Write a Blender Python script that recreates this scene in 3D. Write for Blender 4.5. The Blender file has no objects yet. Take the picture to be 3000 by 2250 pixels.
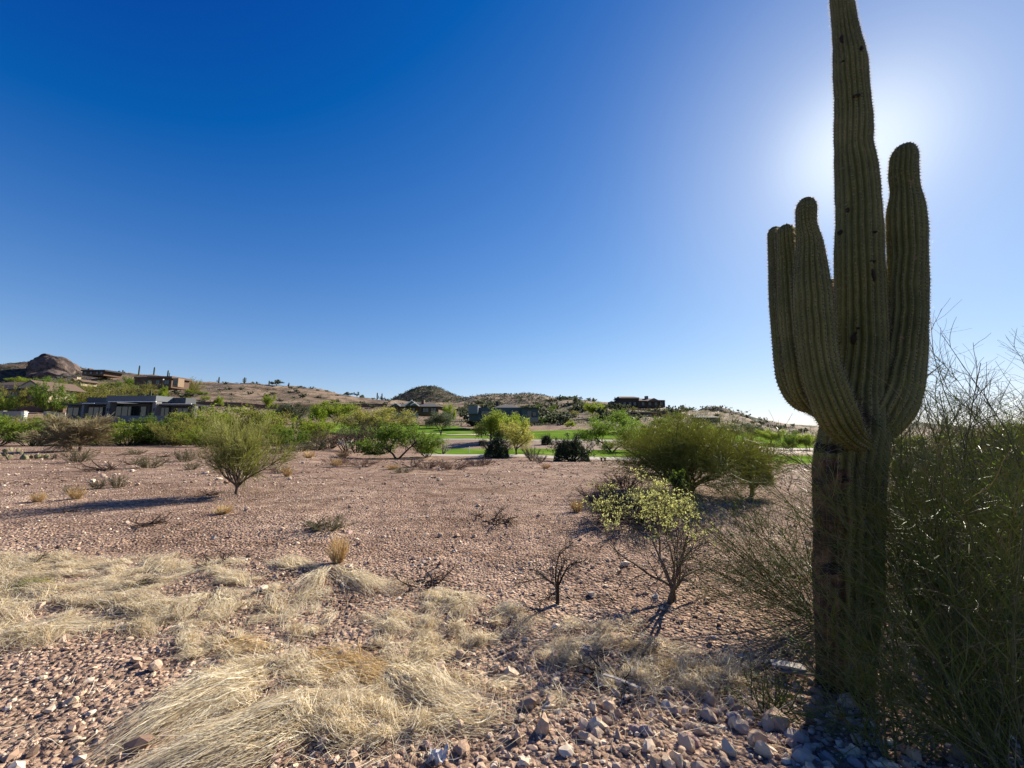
import bpy, math, random
import numpy as np
from mathutils import Vector

random.seed(7)
rng = np.random.default_rng(7)
SC = bpy.context.scene
COL = SC.collection

# ------------------------------------------------------------------ camera, sky, sun, exposure
EYE = 1.7
F = 1125.0                      # focal length in photo pixels (3000 wide)
PITCH = math.radians(6.94)
CP, SP = math.cos(PITCH), math.sin(PITCH)
cam_data = bpy.data.cameras.new('camera')
cam_data.sensor_width = 36.0
cam_data.lens = 36.0 * F / 3000.0
cam_data.clip_start = 0.05
cam_data.clip_end = 20000
cam = bpy.data.objects.new('camera', cam_data)
COL.objects.link(cam)
cam.location = (0, 0, EYE)
cam.rotation_euler = (math.radians(90) + PITCH, 0, 0)
SC.camera = cam

SUN_EL, SUN_AZ = math.radians(29.6), math.radians(44.6)     # azimuth: clockwise from +Y
SUN_DIR = Vector((math.cos(SUN_EL) * math.sin(SUN_AZ), math.cos(SUN_EL) * math.cos(SUN_AZ), math.sin(SUN_EL)))
world = bpy.data.worlds.new('World')
SC.world = world
world.use_nodes = True
wn, wl = world.node_tree.nodes, world.node_tree.links
wn.clear()
sky = wn.new('ShaderNodeTexSky')
sky.sky_type = 'NISHITA'
sky.sun_disc = False
sky.sun_elevation = SUN_EL
sky.sun_rotation = SUN_AZ
sky.altitude = 600
sky.air_density = 1.0
sky.dust_density = 0.12
sky.ozone_density = 2.4
hs = wn.new('ShaderNodeHueSaturation')
hs.inputs['Saturation'].default_value = 1.12
hs.inputs['Value'].default_value = 1.0
bg = wn.new('ShaderNodeBackground')
bg.inputs['Strength'].default_value = 0.056
# aureole: bright forward-scattering haze round the sun
tc = wn.new('ShaderNodeTexCoord')
dot = wn.new('ShaderNodeVectorMath'); dot.operation = 'DOT_PRODUCT'
dot.inputs[1].default_value = SUN_DIR
wl.new(tc.outputs['Generated'], dot.inputs[0])
mx = wn.new('ShaderNodeMath'); mx.operation = 'MAXIMUM'; mx.inputs[1].default_value = 0.0
wl.new(dot.outputs['Value'], mx.inputs[0])
def powterm(n, a):
    p = wn.new('ShaderNodeMath'); p.operation = 'POWER'; p.inputs[1].default_value = n
    m = wn.new('ShaderNodeMath'); m.operation = 'MULTIPLY'; m.inputs[1].default_value = a
    wl.new(mx.outputs[0], p.inputs[0]); wl.new(p.outputs[0], m.inputs[0])
    return m
t1, t2 = powterm(24, 2.6), powterm(220, 8.0)
ad = wn.new('ShaderNodeMath'); ad.operation = 'ADD'
wl.new(t1.outputs[0], ad.inputs[0]); wl.new(t2.outputs[0], ad.inputs[1])
gl = wn.new('ShaderNodeMix'); gl.data_type = 'RGBA'; gl.blend_type = 'ADD'
gl.inputs[0].default_value = 1.0
gcol = wn.new('ShaderNodeVectorMath'); gcol.operation = 'SCALE'
gcol.inputs[0].default_value = (0.89, 1.04, 1.03)
wl.new(ad.outputs[0], gcol.inputs['Scale'])
wl.new(sky.outputs[0], hs.inputs['Color'])
tint = wn.new('ShaderNodeMix'); tint.data_type = 'RGBA'; tint.blend_type = 'MULTIPLY'; tint.inputs[0].default_value = 1.0
tint.inputs[7].default_value = (1, 1, 1, 1)
deep = wn.new('ShaderNodeVectorMath'); deep.operation = 'MULTIPLY_ADD'
deep.inputs[1].default_value = (1.45, 1.50, 1.95); deep.inputs[2].default_value = (-.88, -1.12, -1.15)
dmax = wn.new('ShaderNodeVectorMath'); dmax.operation = 'MAXIMUM'; dmax.inputs[1].default_value = (.02, .2, .8)
wl.new(hs.outputs[0], deep.inputs[0]); wl.new(deep.outputs[0], dmax.inputs[0]); wl.new(dmax.outputs[0], tint.inputs[6]); wl.new(tint.outputs[2], gl.inputs[6]); wl.new(gcol.outputs[0], gl.inputs[7])
sc_ = wn.new('ShaderNodeVectorMath'); sc_.operation = 'MULTIPLY_ADD'; sc_.inputs[1].default_value = (.065,) * 3; sc_.inputs[2].default_value = (1, 1, 1)
dv = wn.new('ShaderNodeVectorMath'); dv.operation = 'DIVIDE'
wl.new(gl.outputs[2], sc_.inputs[0]); wl.new(gl.outputs[2], dv.inputs[0]); wl.new(sc_.outputs[0], dv.inputs[1]); wl.new(dv.outputs[0], bg.inputs['Color'])
wo = wn.new('ShaderNodeOutputWorld')
wl.new(bg.outputs[0], wo.inputs['Surface'])

sun_data = bpy.data.lights.new('sun', 'SUN')
sun_data.energy = 5.0
sun_data.angle = math.radians(0.53)
sun_data.color = (1.0, 0.90, 0.74)
sun = bpy.data.objects.new('sun', sun_data)
COL.objects.link(sun)
sun.rotation_euler = SUN_DIR.to_track_quat('Z', 'Y').to_euler()
SC.view_settings.view_transform = 'Standard'
SC.view_settings.look = 'None'
SC.view_settings.exposure = 1.18
SC.view_settings.gamma = 1.0
SC.view_settings.use_curve_mapping = False
SC.cycles.transparent_max_bounces = 16
SC.cycles.max_bounces = 6

# ------------------------------------------------------------------ picture <-> place
def T(py):
    v = (1125.0 - py) / F
    return (v * CP + SP) / (CP - v * SP)
def at(px, py, y):
    """world point seen at photo pixel (px, py) at forward distance y"""
    t = T(py)
    return np.array([(px - 1500.0) / F * (CP + t * SP) * y, y, EYE + y * t])
def mpp(py, y):                       # metres per photo pixel at distance y
    return y * (CP + T(py) * SP) / F

# ------------------------------------------------------------------ numpy noise
def _hash(ix, iy, seed):
    n = (ix.astype(np.int64) * 374761393 + iy.astype(np.int64) * 668265263 + seed * 1442695041) & 0x7fffffff
    n = ((n ^ (n >> 13)) * 1274126177) & 0x7fffffff
    n = (n ^ (n >> 16)) & 0xffff
    return n / 65535.0
def vnoise(x, y, seed=0):
    ix, iy = np.floor(x), np.floor(y)
    fx, fy = x - ix, y - iy
    fx, fy = fx * fx * (3 - 2 * fx), fy * fy * (3 - 2 * fy)
    a, b = _hash(ix, iy, seed), _hash(ix + 1, iy, seed)
    c, d = _hash(ix, iy + 1, seed), _hash(ix + 1, iy + 1, seed)
    return (a * (1 - fx) + b * fx) * (1 - fy) + (c * (1 - fx) + d * fx) * fy
def fbm(x, y, octv=4, seed=0):
    s, a, tot = 0, 1.0, 0
    for k in range(octv):
        s = s + a * (vnoise(x * 2 ** k + 17.3 * k, y * 2 ** k - 9.1 * k, seed + k) - .5)
        tot += a; a *= .5
    return s / tot * 2

# ------------------------------------------------------------------ terrain
TC = np.array([-1500, 0, 300, 600, 850, 1100, 1300, 1500, 1700, 1900, 2100, 2300, 2450, 3000, 5000], float)
def row(y, *pys):
    return (y, np.array([EYE + y * T(p) for p in pys]))
ROWS = [(-60, np.zeros(15)), (-5, np.zeros(15)), (12, np.zeros(15)),
 (20, np.array([0, 0, 0, -.02, -.05, -.12, -.15, -.18, -.2, -.2, -.25, -.3, -.3, -.3, -.3])),
 row(38, 1312,1312,1313,1317,1328,1345,1346,1346,1349,1351,1356,1360,1360,1360,1360),
 row(50, 1303,1303,1303,1305,1312,1328,1328,1328,1330,1332,1338,1346,1346,1346,1346),
 row(60, 1268,1268,1268,1270,1290,1311,1314,1315,1317,1318,1324,1332,1332,1332,1332),
 row(75, 1240,1240,1238,1242,1265,1288,1290,1290,1291,1293,1302,1316,1316,1316,1316),
 row(110,1216,1216,1216,1222,1245,1262,1264,1264,1262,1262,1275,1290,1291,1292,1292),
 row(150,1194,1194,1196,1200,1225,1240,1246,1248,1240,1238,1258,1276,1278,1280,1280),
 row(200,1170,1170,1166,1176,1190,1205,1222,1232,1212,1214,1244,1268,1271,1272,1272),
 row(280,1142,1142,1118,1142,1155,1184,1200,1208,1184,1196,1222,1260,1267,1268,1268),
 row(350,1122,1122,1092,1118,1132,1174,1186,1190,1172,1190,1204,1246,1263,1265,1265),
 (450, None), (700, None), (1500, None), (9000, None)]
z350 = ROWS[12][1]
ROWS[13] = (450, z350 * .8); ROWS[14] = (700, z350 * .35); ROWS[15] = (1500, z350 * .02 - 3); ROWS[16] = (9000, np.full(15, -8.0))
RY = np.array([r[0] for r in ROWS], float)
RZ = np.array([r[1] for r in ROWS])
def H(x, y):
    x, y = np.asarray(x, float), np.asarray(y, float)
    px = 1500 + 1133 * x / np.maximum(y, 6.0)
    ci = np.clip(np.searchsorted(TC, px) - 1, 0, len(TC) - 2)
    fx = np.clip((px - TC[ci]) / (TC[ci + 1] - TC[ci]), 0, 1)
    fx = fx * .4 + fx * fx * (3 - 2 * fx) * .6
    ri = np.clip(np.searchsorted(RY, y) - 1, 0, len(RY) - 2)
    fy = np.clip((y - RY[ri]) / (RY[ri + 1] - RY[ri]), 0, 1)
    z = (RZ[ri, ci] * (1 - fx) + RZ[ri, ci + 1] * fx) * (1 - fy) + (RZ[ri + 1, ci] * (1 - fx) + RZ[ri + 1, ci + 1] * fx) * fy
    near = np.clip((30 - y) / 24, 0, 1)
    z = z + near * (fbm(x * .5, y * .5, 3, 3) * .09 + fbm(x * 2.3, y * 2.3, 3, 5) * .03 * np.clip((16 - y) / 10, 0, 1))
    mid = np.clip((y - 20) / 30, 0, 1)
    z = z + mid * fbm(x * .11, y * .11, 3, 9) * .25
    far = np.clip((y - 140) / 150, 0, 1) * np.clip((900 - y) / 400, 0, 1)
    z = z + far * (fbm(x * .022, y * .022, 4, 21) * 4.0 + fbm(x * .15, y * .15, 3, 25) * .9)
    # heaped stony bank in the near right corner
    bank = np.exp(-(((x - 1.15) / 1.2) ** 2 + ((y - 2.0) / .55) ** 2))
    return z + bank * .10
YS = np.concatenate([np.linspace(.8, 30, 1500), np.linspace(30.05, 349, 1800)])
def G(px, py):
    """ground point under a photo pixel"""
    t = T(py)
    xs = (px - 1500.0) / F * (CP + t * SP) * YS
    d = EYE + YS * t - H(xs, YS)
    k = np.argmax(d <= 0) if (d <= 0).any() else int(np.argmin(d[1500:])) + 1500
    y = YS[k]
    if k > 0 and d[k] <= 0 and d[k - 1] > 0:
        w = d[k - 1] / (d[k - 1] - d[k]); y = YS[k - 1] + (YS[k] - YS[k - 1]) * w
    x = (px - 1500.0) / F * (CP + t * SP) * y
    return np.array([x, y, float(H(x, y))])
def Gy(px, y):
    """ground point in picture column px at distance y"""
    x = (px - 1500.0) / 1133 * y
    return np.array([x, y, float(H(x, y))])

# ------------------------------------------------------------------ scene graph helpers
def mk_mesh(name, V, faces, mats, smooth=False, attrs=None, midx=None):
    """faces: list of int arrays (m,3) or (m,4)"""
    me = bpy.data.meshes.new(name)
    V = np.ascontiguousarray(V, dtype=np.float32)
    me.vertices.add(len(V)); me.vertices.foreach_set('co', V.ravel())
    faces = [f for f in faces if len(f)]
    nl = sum(f.size for f in faces); nf = sum(len(f) for f in faces)
    me.loops.add(nl); me.loops.foreach_set('vertex_index', np.concatenate([f.ravel() for f in faces]).astype(np.int32))
    tot = np.concatenate([np.full(len(f), f.shape[1], np.int32) for f in faces])
    st = np.concatenate([[0], np.cumsum(tot)[:-1]]).astype(np.int32)
    me.polygons.add(nf); me.polygons.foreach_set('loop_start', st)
    try: me.polygons.foreach_set('loop_total', tot)
    except Exception: pass
    if midx is not None: me.polygons.foreach_set('material_index', np.asarray(midx, np.int32))
    me.polygons.foreach_set('use_smooth', np.full(nf, smooth))
    for m in (mats if isinstance(mats, (list, tuple)) else [mats]): me.materials.append(m)
    for k, arr in (attrs or {}).items():
        a = me.attributes.new(k, 'FLOAT', 'POINT'); a.data.foreach_set('value', np.asarray(arr, np.float32))
    me.update(calc_edges=True)
    return me
def link(name, data, parent=None, **props):
    o = bpy.data.objects.new(name, data); COL.objects.link(o)
    if parent is not None: o.parent = parent
    for k, v in props.items(): o[k] = v
    return o
def thing(name, label, cat, loc=(0, 0, 0), rotz=0.0, group=None, scale=1.0):
    o = link(name, None); o.empty_display_size = .2
    o.location = tuple(float(c) for c in loc); o.rotation_euler = (0, 0, rotz)
    o.scale = (scale,) * 3 if np.isscalar(scale) else tuple(scale)
    o['label'] = label; o['category'] = cat
    if group: o['group'] = group
    return o
def tag(o, label, cat, group=None):
    o['label'] = label; o['category'] = cat
    if group: o['group'] = group
    return o
def kids(o): return [c for c in COL.objects if c.parent == o]
PROTO = {}
def place(proto, label, loc, rotz, scale, group=None, name=None, cat=None):
    """first use moves the prototype itself, later uses copy it and its parts"""
    root, ch = proto['root'], proto['kids']
    if proto.get('used'):
        r = root.copy(); COL.objects.link(r)
        for c in ch:
            d = c.copy(); COL.objects.link(d); d.parent = r
    else:
        r = root; proto['used'] = True
    if name: r.name = name
    r.location = tuple(float(c) for c in loc); r.rotation_euler = (0, 0, rotz)
    r.scale = (scale,) * 3 if np.isscalar(scale) else tuple(scale)
    r['label'] = label
    if cat: r['category'] = cat
    if group: r['group'] = group
    elif 'group' in r: del r['group']
    return r

# ------------------------------------------------------------------ materials
def mat(name, build):
    m = bpy.data.materials.new(name); m.use_nodes = True
    n, l = m.node_tree.nodes, m.node_tree.links
    n.clear(); out = n.new('ShaderNodeOutputMaterial')
    build(n, l, out); return m
def rgba(c): return (c[0], c[1], c[2], 1.0)
def ramp(n, stops):
    r = n.new('ShaderNodeValToRGB'); cr = r.color_ramp
    while len(cr.elements) < len(stops): cr.elements.new(.5)
    for e, (p, c) in zip(cr.elements, stops): e.position = p; e.color = rgba(c)
    return r
def noise(n, l, scale, detail=4, vec=None, rough=.6):
    t = n.new('ShaderNodeTexNoise'); t.inputs['Scale'].default_value = scale
    t.inputs['Detail'].default_value = detail; t.inputs['Roughness'].default_value = rough
    if vec is not None: l.new(vec, t.inputs['Vector'])
    return t
def mixc(n, l, fac, a, b, mode='MIX'):
    m = n.new('ShaderNodeMix'); m.data_type = 'RGBA'; m.blend_type = mode
    for s, v in ((0, fac), (6, a), (7, b)):
        if hasattr(v, 'is_output') or hasattr(v, 'links'): l.new(v, m.inputs[s])
        elif s == 0: m.inputs[0].default_value = v
        else: m.inputs[s].default_value = rgba(v)
    return m.outputs[2]
def math_(n, l, op, a, b=0.0, clamp=False):
    m = n.new('ShaderNodeMath'); m.operation = op; m.use_clamp = clamp
    for i, v in enumerate((a, b)):
        if hasattr(v, 'links'): l.new(v, m.inputs[i])
        else: m.inputs[i].default_value = v
    return m.outputs[0]
def bump(n, l, h, strength=.5, dist=.02, normal=None):
    b = n.new('ShaderNodeBump'); b.inputs['Strength'].default_value = strength; b.inputs['Distance'].default_value = dist
    l.new(h, b.inputs['Height'])
    if normal is not None: l.new(normal, b.inputs['Normal'])
    return b.outputs[0]
def pbsdf(n, l, color, rough=.85, spec=.2, normal=None, metallic=0):
    b = n.new('ShaderNodeBsdfPrincipled')
    if hasattr(color, 'links'): l.new(color, b.inputs['Base Color'])
    else: b.inputs['Base Color'].default_value = rgba(color)
    b.inputs['Roughness'].default_value = rough
    b.inputs['Specular IOR Level'].default_value = spec
    b.inputs['Metallic'].default_value = metallic
    if normal is not None: l.new(normal, b.inputs['Normal'])
    return b

def foliage(name, c1, c2, trans=.45, rough=.6, objvar=.35):
    def f(n, l, out):
        g = n.new('ShaderNodeNewGeometry'); oi = n.new('ShaderNodeObjectInfo')
        tcn = n.new('ShaderNodeTexCoord')
        nz = noise(n, l, 1.6, 2, tcn.outputs['Object'])
        fac = math_(n, l, 'ADD', math_(n, l, 'MULTIPLY', g.outputs['Random Per Island'], .55), math_(n, l, 'MULTIPLY', nz.outputs[0], .5), True)
        c = mixc(n, l, fac, c1, c2)
        v = math_(n, l, 'ADD', math_(n, l, 'MULTIPLY', oi.outputs['Random'], objvar), 1 - objvar * .5)
        hsv = n.new('ShaderNodeHueSaturation'); l.new(c, hsv.inputs['Color']); l.new(v, hsv.inputs['Value'])
        p = pbsdf(n, l, hsv.outputs[0], rough, .25)
        t = n.new('ShaderNodeBsdfTranslucent'); l.new(hsv.outputs[0], t.inputs['Color'])
        m = n.new('ShaderNodeMixShader'); m.inputs[0].default_value = trans
        l.new(p.outputs[0], m.inputs[1]); l.new(t.outputs[0], m.inputs[2]); l.new(m.outputs[0], out.inputs[0])
    return mat(name, f)
def plain(name, c1, c2=None, rough=.85, nscale=8, spec=.2, bumps=.0, bdist=.01, metallic=0):
    def f(n, l, out):
        tcn = n.new('ShaderNodeTexCoord')
        nz = noise(n, l, nscale, 5, tcn.outputs['Object'])
        c = mixc(n, l, nz.outputs[0], c1, c2 or tuple(x * .8 for x in c1))
        nr = bump(n, l, nz.outputs[0], bumps, bdist) if bumps else None
        l.new(pbsdf(n, l, c, rough, spec, nr, metallic).outputs[0], out.inputs[0])
    return mat(name, f)
def island(name, stops, rough=.85, spec=.2, nscale=30, trans=0, bumps=0):
    """colour differs from piece to piece"""
    def f(n, l, out):
        g = n.new('ShaderNodeNewGeometry'); oi = n.new('ShaderNodeObjectInfo')
        s = math_(n, l, 'FRACT', math_(n, l, 'ADD', g.outputs['Random Per Island'], oi.outputs['Random']))
        r = ramp(n, stops); l.new(s, r.inputs[0])
        tcn = n.new('ShaderNodeTexCoord'); nz = noise(n, l, nscale, 4, tcn.outputs['Object'])
        c = mixc(n, l, .35, r.outputs[0], ramp_l(n, l, nz.outputs[0]), 'MULTIPLY')
        nr = bump(n, l, nz.outputs[0], bumps, .01) if bumps else None
        p = pbsdf(n, l, c, rough, spec, nr)
        if trans:
            t = n.new('ShaderNodeBsdfTranslucent'); l.new(c, t.inputs['Color'])
            m = n.new('ShaderNodeMixShader'); m.inputs[0].default_value = trans
            l.new(p.outputs[0], m.inputs[1]); l.new(t.outputs[0], m.inputs[2]); l.new(m.outputs[0], out.inputs[0])
        else: l.new(p.outputs[0], out.inputs[0])
    return mat(name, f)
def ramp_l(n, l, v):
    r = ramp(n, [(.3, (.45, .45, .45)), (.7, (1.15, 1.15, 1.15))]); l.new(v, r.inputs[0]); return r.outputs[0]

def ground_build(n, l, out):
    tcn = n.new('ShaderNodeTexCoord'); vec = tcn.outputs['Object']
    sep = n.new('ShaderNodeSeparateXYZ'); l.new(vec, sep.inputs[0])
    big = noise(n, l, .35, 5, vec); med = noise(n, l, 2.2, 5, vec); fine = noise(n, l, 38, 4, vec)
    vo = n.new('ShaderNodeTexVoronoi'); vo.inputs['Scale'].default_value = 26; vo.inputs['Randomness'].default_value = 1
    l.new(vec, vo.inputs['Vector'])
    vo2 = n.new('ShaderNodeTexVoronoi'); vo2.inputs['Scale'].default_value = 9; l.new(vec, vo2.inputs['Vector'])
    r = ramp(n, [(.3, (.245, .172, .130)), (.5, (.33, .242, .188)), (.7, (.44, .34, .265))]); l.new(big.outputs[0], r.inputs[0])
    r2 = ramp(n, [(.35, (.55, .5, .48)), (.65, (1.12, 1.1, 1.08))]); l.new(med.outputs[0], r2.inputs[0])
    c = mixc(n, l, .8, r.outputs[0], r2.outputs[0], 'MULTIPLY')
    sepc = n.new('ShaderNodeSeparateColor'); l.new(vo.outputs['Color'], sepc.inputs[0])
    r3 = ramp(n, [(.0, (.5, .46, .46)), (.5, (.95, .93, .93)), (.85, (1.2, 1.15, 1.1)), (1, (1.7, 1.62, 1.55))]); l.new(sepc.outputs[0], r3.inputs[0])
    c = mixc(n, l, .85, c, r3.outputs[0], 'MULTIPLY')
    mp = n.new('ShaderNodeMapping'); mp.inputs['Scale'].default_value = (.28, .75, 1); l.new(vec, mp.inputs['Vector'])
    st = noise(n, l, 1.0, 6, mp.outputs[0], .7); rs = ramp(n, [(.34, (.58, .52, .46)), (.46, (.95, .93, .9)), (.56, (1, 1, 1)), (.68, (1.18, 1.14, 1.05))]); l.new(st.outputs[0], rs.inputs[0])
    c = mixc(n, l, .9, c, rs.outputs[0], 'MULTIPLY')
    # tan, paler soil on the hills beyond the course
    hill = n.new('ShaderNodeMapRange'); hill.inputs['From Min'].default_value = 90; hill.inputs['From Max'].default_value = 170
    l.new(sep.outputs['Y'], hill.inputs['Value'])
    hb = noise(n, l, .06, 6, vec, .7)
    rh = ramp(n, [(.36, (.07, .055, .038)), (.47, (.16, .115, .082)), (.58, (.25, .185, .13)), (.72, (.40, .31, .21))]); l.new(hb.outputs[0], rh.inputs[0])
    c = mixc(n, l, hill.outputs[0], c, rh.outputs[0])
    h = math_(n, l, 'ADD', math_(n, l, 'MULTIPLY', vo.outputs['Distance'], -1.0), math_(n, l, 'MULTIPLY', fine.outputs[0], .6))
    h = math_(n, l, 'ADD', h, math_(n, l, 'MULTIPLY', vo2.outputs['Distance'], -.8))
    nr = bump(n, l, h, .9, .05)
    l.new(pbsdf(n, l, c, .95, .1, nr).outputs[0], out.inputs[0])
M = {}
M['ground'] = mat('desert_soil', ground_build)
def lawn_build(n, l, out):
    tcn = n.new('ShaderNodeTexCoord'); vec = tcn.outputs['Object']
    a = noise(n, l, .12, 4, vec); b = noise(n, l, 6, 3, vec)
    r = ramp(n, [(.3, (.075, .135, .016)), (.5, (.115, .20, .028)), (.7, (.19, .25, .06))]); l.new(a.outputs[0], r.inputs[0])
    c = mixc(n, l, .4, r.outputs[0], ramp_l(n, l, b.outputs[0]), 'MULTIPLY')
    p = pbsdf(n, l, c, 1.0, .0, bump(n, l, b.outputs[0], .3, .03))
    l.new(p.outputs[0], out.inputs[0])
M['lawn'] = mat('mown_grass', lawn_build)
M['path'] = plain('path_concrete', (.42, .38, .33), (.33, .3, .27), nscale=2)
M['sand'] = plain('bunker_sand', (.62, .53, .42), (.5, .42, .33), nscale=3)
M['bank'] = plain('bank_gravel', (.25, .175, .13), (.16, .115, .085), nscale=4, bumps=.6, bdist=.05)
M['bark'] = plain('dark_bark', (.055, .040, .030), (.020, .015, .012), nscale=25, bumps=.6)
M['bark_grey'] = plain('grey_bark', (.16, .12, .09), (.07, .05, .04), nscale=30, bumps=.6)
M['bark_green'] = plain('green_bark', (.115, .125, .045), (.055, .05, .022), nscale=20, bumps=.3)
M['dead'] = plain('dead_wood', (.085, .055, .040), (.035, .024, .018), nscale=30, bumps=.5)
M['reddead'] = island('reddish_dry_twigs', [(0, (.10, .05, .035)), (.6, (.17, .10, .07)), (1, (.28, .19, .13))])
M['twig_green'] = foliage('green_twigs', (.10, .125, .022), (.23, .26, .06), .45, .45, .1)
M['twig_tan'] = foliage('tan_twigs', (.20, .165, .085), (.33, .27, .15), .4, .5, .1)
M['twig_olive'] = foliage('olive_twigs', (.22, .235, .055), (.42, .43, .13), .6, .5, .1)
M['leaf_lime'] = foliage('lime_leaves', (.17, .235, .018), (.31, .38, .05), .55)
M['leaf_green'] = foliage('green_leaves', (.085, .15, .014), (.18, .26, .035), .5)
M['leaf_dark'] = foliage('dark_leaves', (.018, .030, .012), (.045, .068, .026), .25)
M['leaf_grey'] = foliage('grey_green_leaves', (.06, .075, .04), (.12, .14, .075))
M['leaf_olive'] = foliage('olive_leaves', (.20, .20, .035), (.36, .34, .085), .55)
M['leaf_yellow'] = foliage('yellow_green_leaves', (.34, .37, .10), (.60, .60, .22), .6)
M['leaf_brown'] = foliage('brown_scrub', (.09, .075, .035), (.18, .15, .075), .3)
STRAW = [(0, (.34, .24, .13)), (.2, (.66, .55, .36)), (.5, (.84, .76, .57)), (.85, (.92, .87, .72)), (1, (.52, .38, .20))]
M['straw'] = island('bleached_straw', STRAW, .5, .4, trans=.5)
M['straw_gold'] = island('golden_straw', [(0, (.40, .27, .11)), (.5, (.66, .48, .24)), (1, (.88, .74, .46))], .55, .3, trans=.42)
M['straw_green'] = island('greenish_grass', [(0, (.14, .15, .03)), (.5, (.26, .26, .07)), (1, (.45, .40, .16))], .6, .2, trans=.4)
M['straw_dark'] = island('dark_straw', [(0, (.03, .025, .02)), (.7, (.07, .055, .035)), (1, (.25, .20, .12))], .7, .2)  # blades from near black to tan
PEB = [(0, (.19, .125, .09)), (.25, (.33, .225, .165)), (.5, (.46, .34, .25)), (.72, (.56, .44, .33)), (.93, (.66, .56, .43)), (1, (.36, .28, .23))]
M['pebble'] = island('gravel_stone', PEB, .9, .2)
M['rock'] = island('angular_rock', [(0, (.36, .24, .165)), (.3, (.50, .36, .25)), (.6, (.60, .45, .31)), (.85, (.68, .55, .39)), (1, (.44, .33, .25))], .9, .2, 14, 0, .6)

# ------------------------------------------------------------------ primitive builders (numpy)
class MB:
    """collects boxes / prisms / tubes as one mesh"""
    def __init__(s): s.V, s.F3, s.F4, s.n = [], [], [], 0
    def add(s, V, F):
        V = np.asarray(V, float); s.V.append(V)
        for f in F: (s.F4 if len(f) == 4 else s.F3).append([i + s.n for i in f])
        s.n += len(V)
    def box(s, x0, x1, y0, y1, z0, z1, rot=0):
        v = np.array([(x, y, z) for x in (x0, x1) for y in (y0, y1) for z in (z0, z1)], float)
        if rot:
            c = v.mean(0); d = v - c; cr, sr = math.cos(rot), math.sin(rot)
            v = np.stack([d[:, 0] * cr - d[:, 1] * sr, d[:, 0] * sr + d[:, 1] * cr, d[:, 2]], 1) + c
        s.add(v, [(0, 1, 3, 2), (4, 6, 7, 5), (0, 4, 5, 1), (2, 3, 7, 6), (0, 2, 6, 4), (1, 5, 7, 3)])
    def prism(s, poly, y0, y1):
        """poly in xz, extruded along y"""
        k = len(poly)
        v = [(x, y0, z) for x, z in poly] + [(x, y1, z) for x, z in poly]
        F = [(i, (i + 1) % k, (i + 1) % k + k, i + k) for i in range(k)]
        for i in range(1, k - 1): F += [(0, i + 1, i), (k, k + i, k + i + 1)]
        s.add(v, F)
    def mesh(s, name, m, smooth=False, off=(0, 0, 0)):
        V = np.concatenate(s.V) - np.asarray(off, float)
        fs = [np.array(f) for f in (s.F3, s.F4) if f]
        return mk_mesh(name, V, fs, m, smooth)

def nrm(a): return a / np.maximum(np.linalg.norm(a, axis=-1, keepdims=True), 1e-9)
def grow(start, d, L, K, wig, up, r=rng):
    N = len(start); P = np.zeros((N, K, 3)); P[:, 0] = start; d = nrm(d)
    step = (np.asarray(L) / (K - 1))[:, None]
    for k in range(1, K):
        d = nrm(d + r.normal(0, wig, (N, 3)) + np.array([0, 0, up]))
        P[:, k] = P[:, k - 1] + d * step
    return P
def spawn(P, n, t0, t1, a0, a1, L, K, wig, up, r=rng, lenfall=.5):
    N, Kp = P.shape[:2]
    i = r.integers(0, N, n); t = r.uniform(t0, t1, n) * (Kp - 1)
    k = np.minimum(t.astype(int), Kp - 2); f = (t - k)[:, None]
    s = P[i, k] * (1 - f) + P[i, k + 1] * f
    pd = nrm(P[i, k + 1] - P[i, k])
    q = r.normal(0, 1, (n, 3)); q = nrm(q - (q * pd).sum(1, keepdims=True) * pd)
    a = r.uniform(a0, a1, n)[:, None]
    d = pd * np.cos(a) + q * np.sin(a)
    LL = L * r.uniform(.6, 1.25, n) * (1 - lenfall * t / (Kp - 1))
    return grow(s, d, LL, K, wig, up, r), i, t / (Kp - 1)
def tubes(P, r0, r1, sides=3):
    """P (N,K,3) -> verts, quads (tapered tubes)"""
    N, K = P.shape[:2]
    r0 = np.broadcast_to(np.asarray(r0, float), (N,)); r1 = np.broadcast_to(np.asarray(r1, float), (N,))
    tan = np.zeros_like(P); tan[:, 1:-1] = P[:, 2:] - P[:, :-2]; tan[:, 0] = P[:, 1] - P[:, 0]; tan[:, -1] = P[:, -1] - P[:, -2]
    tan = nrm(tan); ref = np.where(np.abs(tan[..., 1:2]) > .9, np.array([1., 0, 0]), np.array([0, 1., 0]))
    u = nrm(np.cross(tan, ref)); w = np.cross(tan, u)
    rr = (r0[:, None] + (r1 - r0)[:, None] * np.linspace(0, 1, K)[None])[..., None, None]
    th = np.arange(sides) / sides * 2 * math.pi
    V = P[:, :, None] + rr * (u[:, :, None] * np.cos(th)[:, None] + w[:, :, None] * np.sin(th)[:, None])
    b = (np.arange(N) * K * sides)[:, None, None] + (np.arange(K - 1) * sides)[None, :, None]
    j = np.arange(sides)[None, None]; j2 = (j + 1) % sides
    Q = np.stack([b + j, b + j2, b + j2 + sides, b + j + sides], -1).reshape(-1, 4)
    return V.reshape(-1, 3), Q
def join(parts):
    V, Fs, n = [], [], 0
    for v, f in parts:
        V.append(v); Fs.append(f + n); n += len(v)
    return np.concatenate(V), Fs
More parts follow.
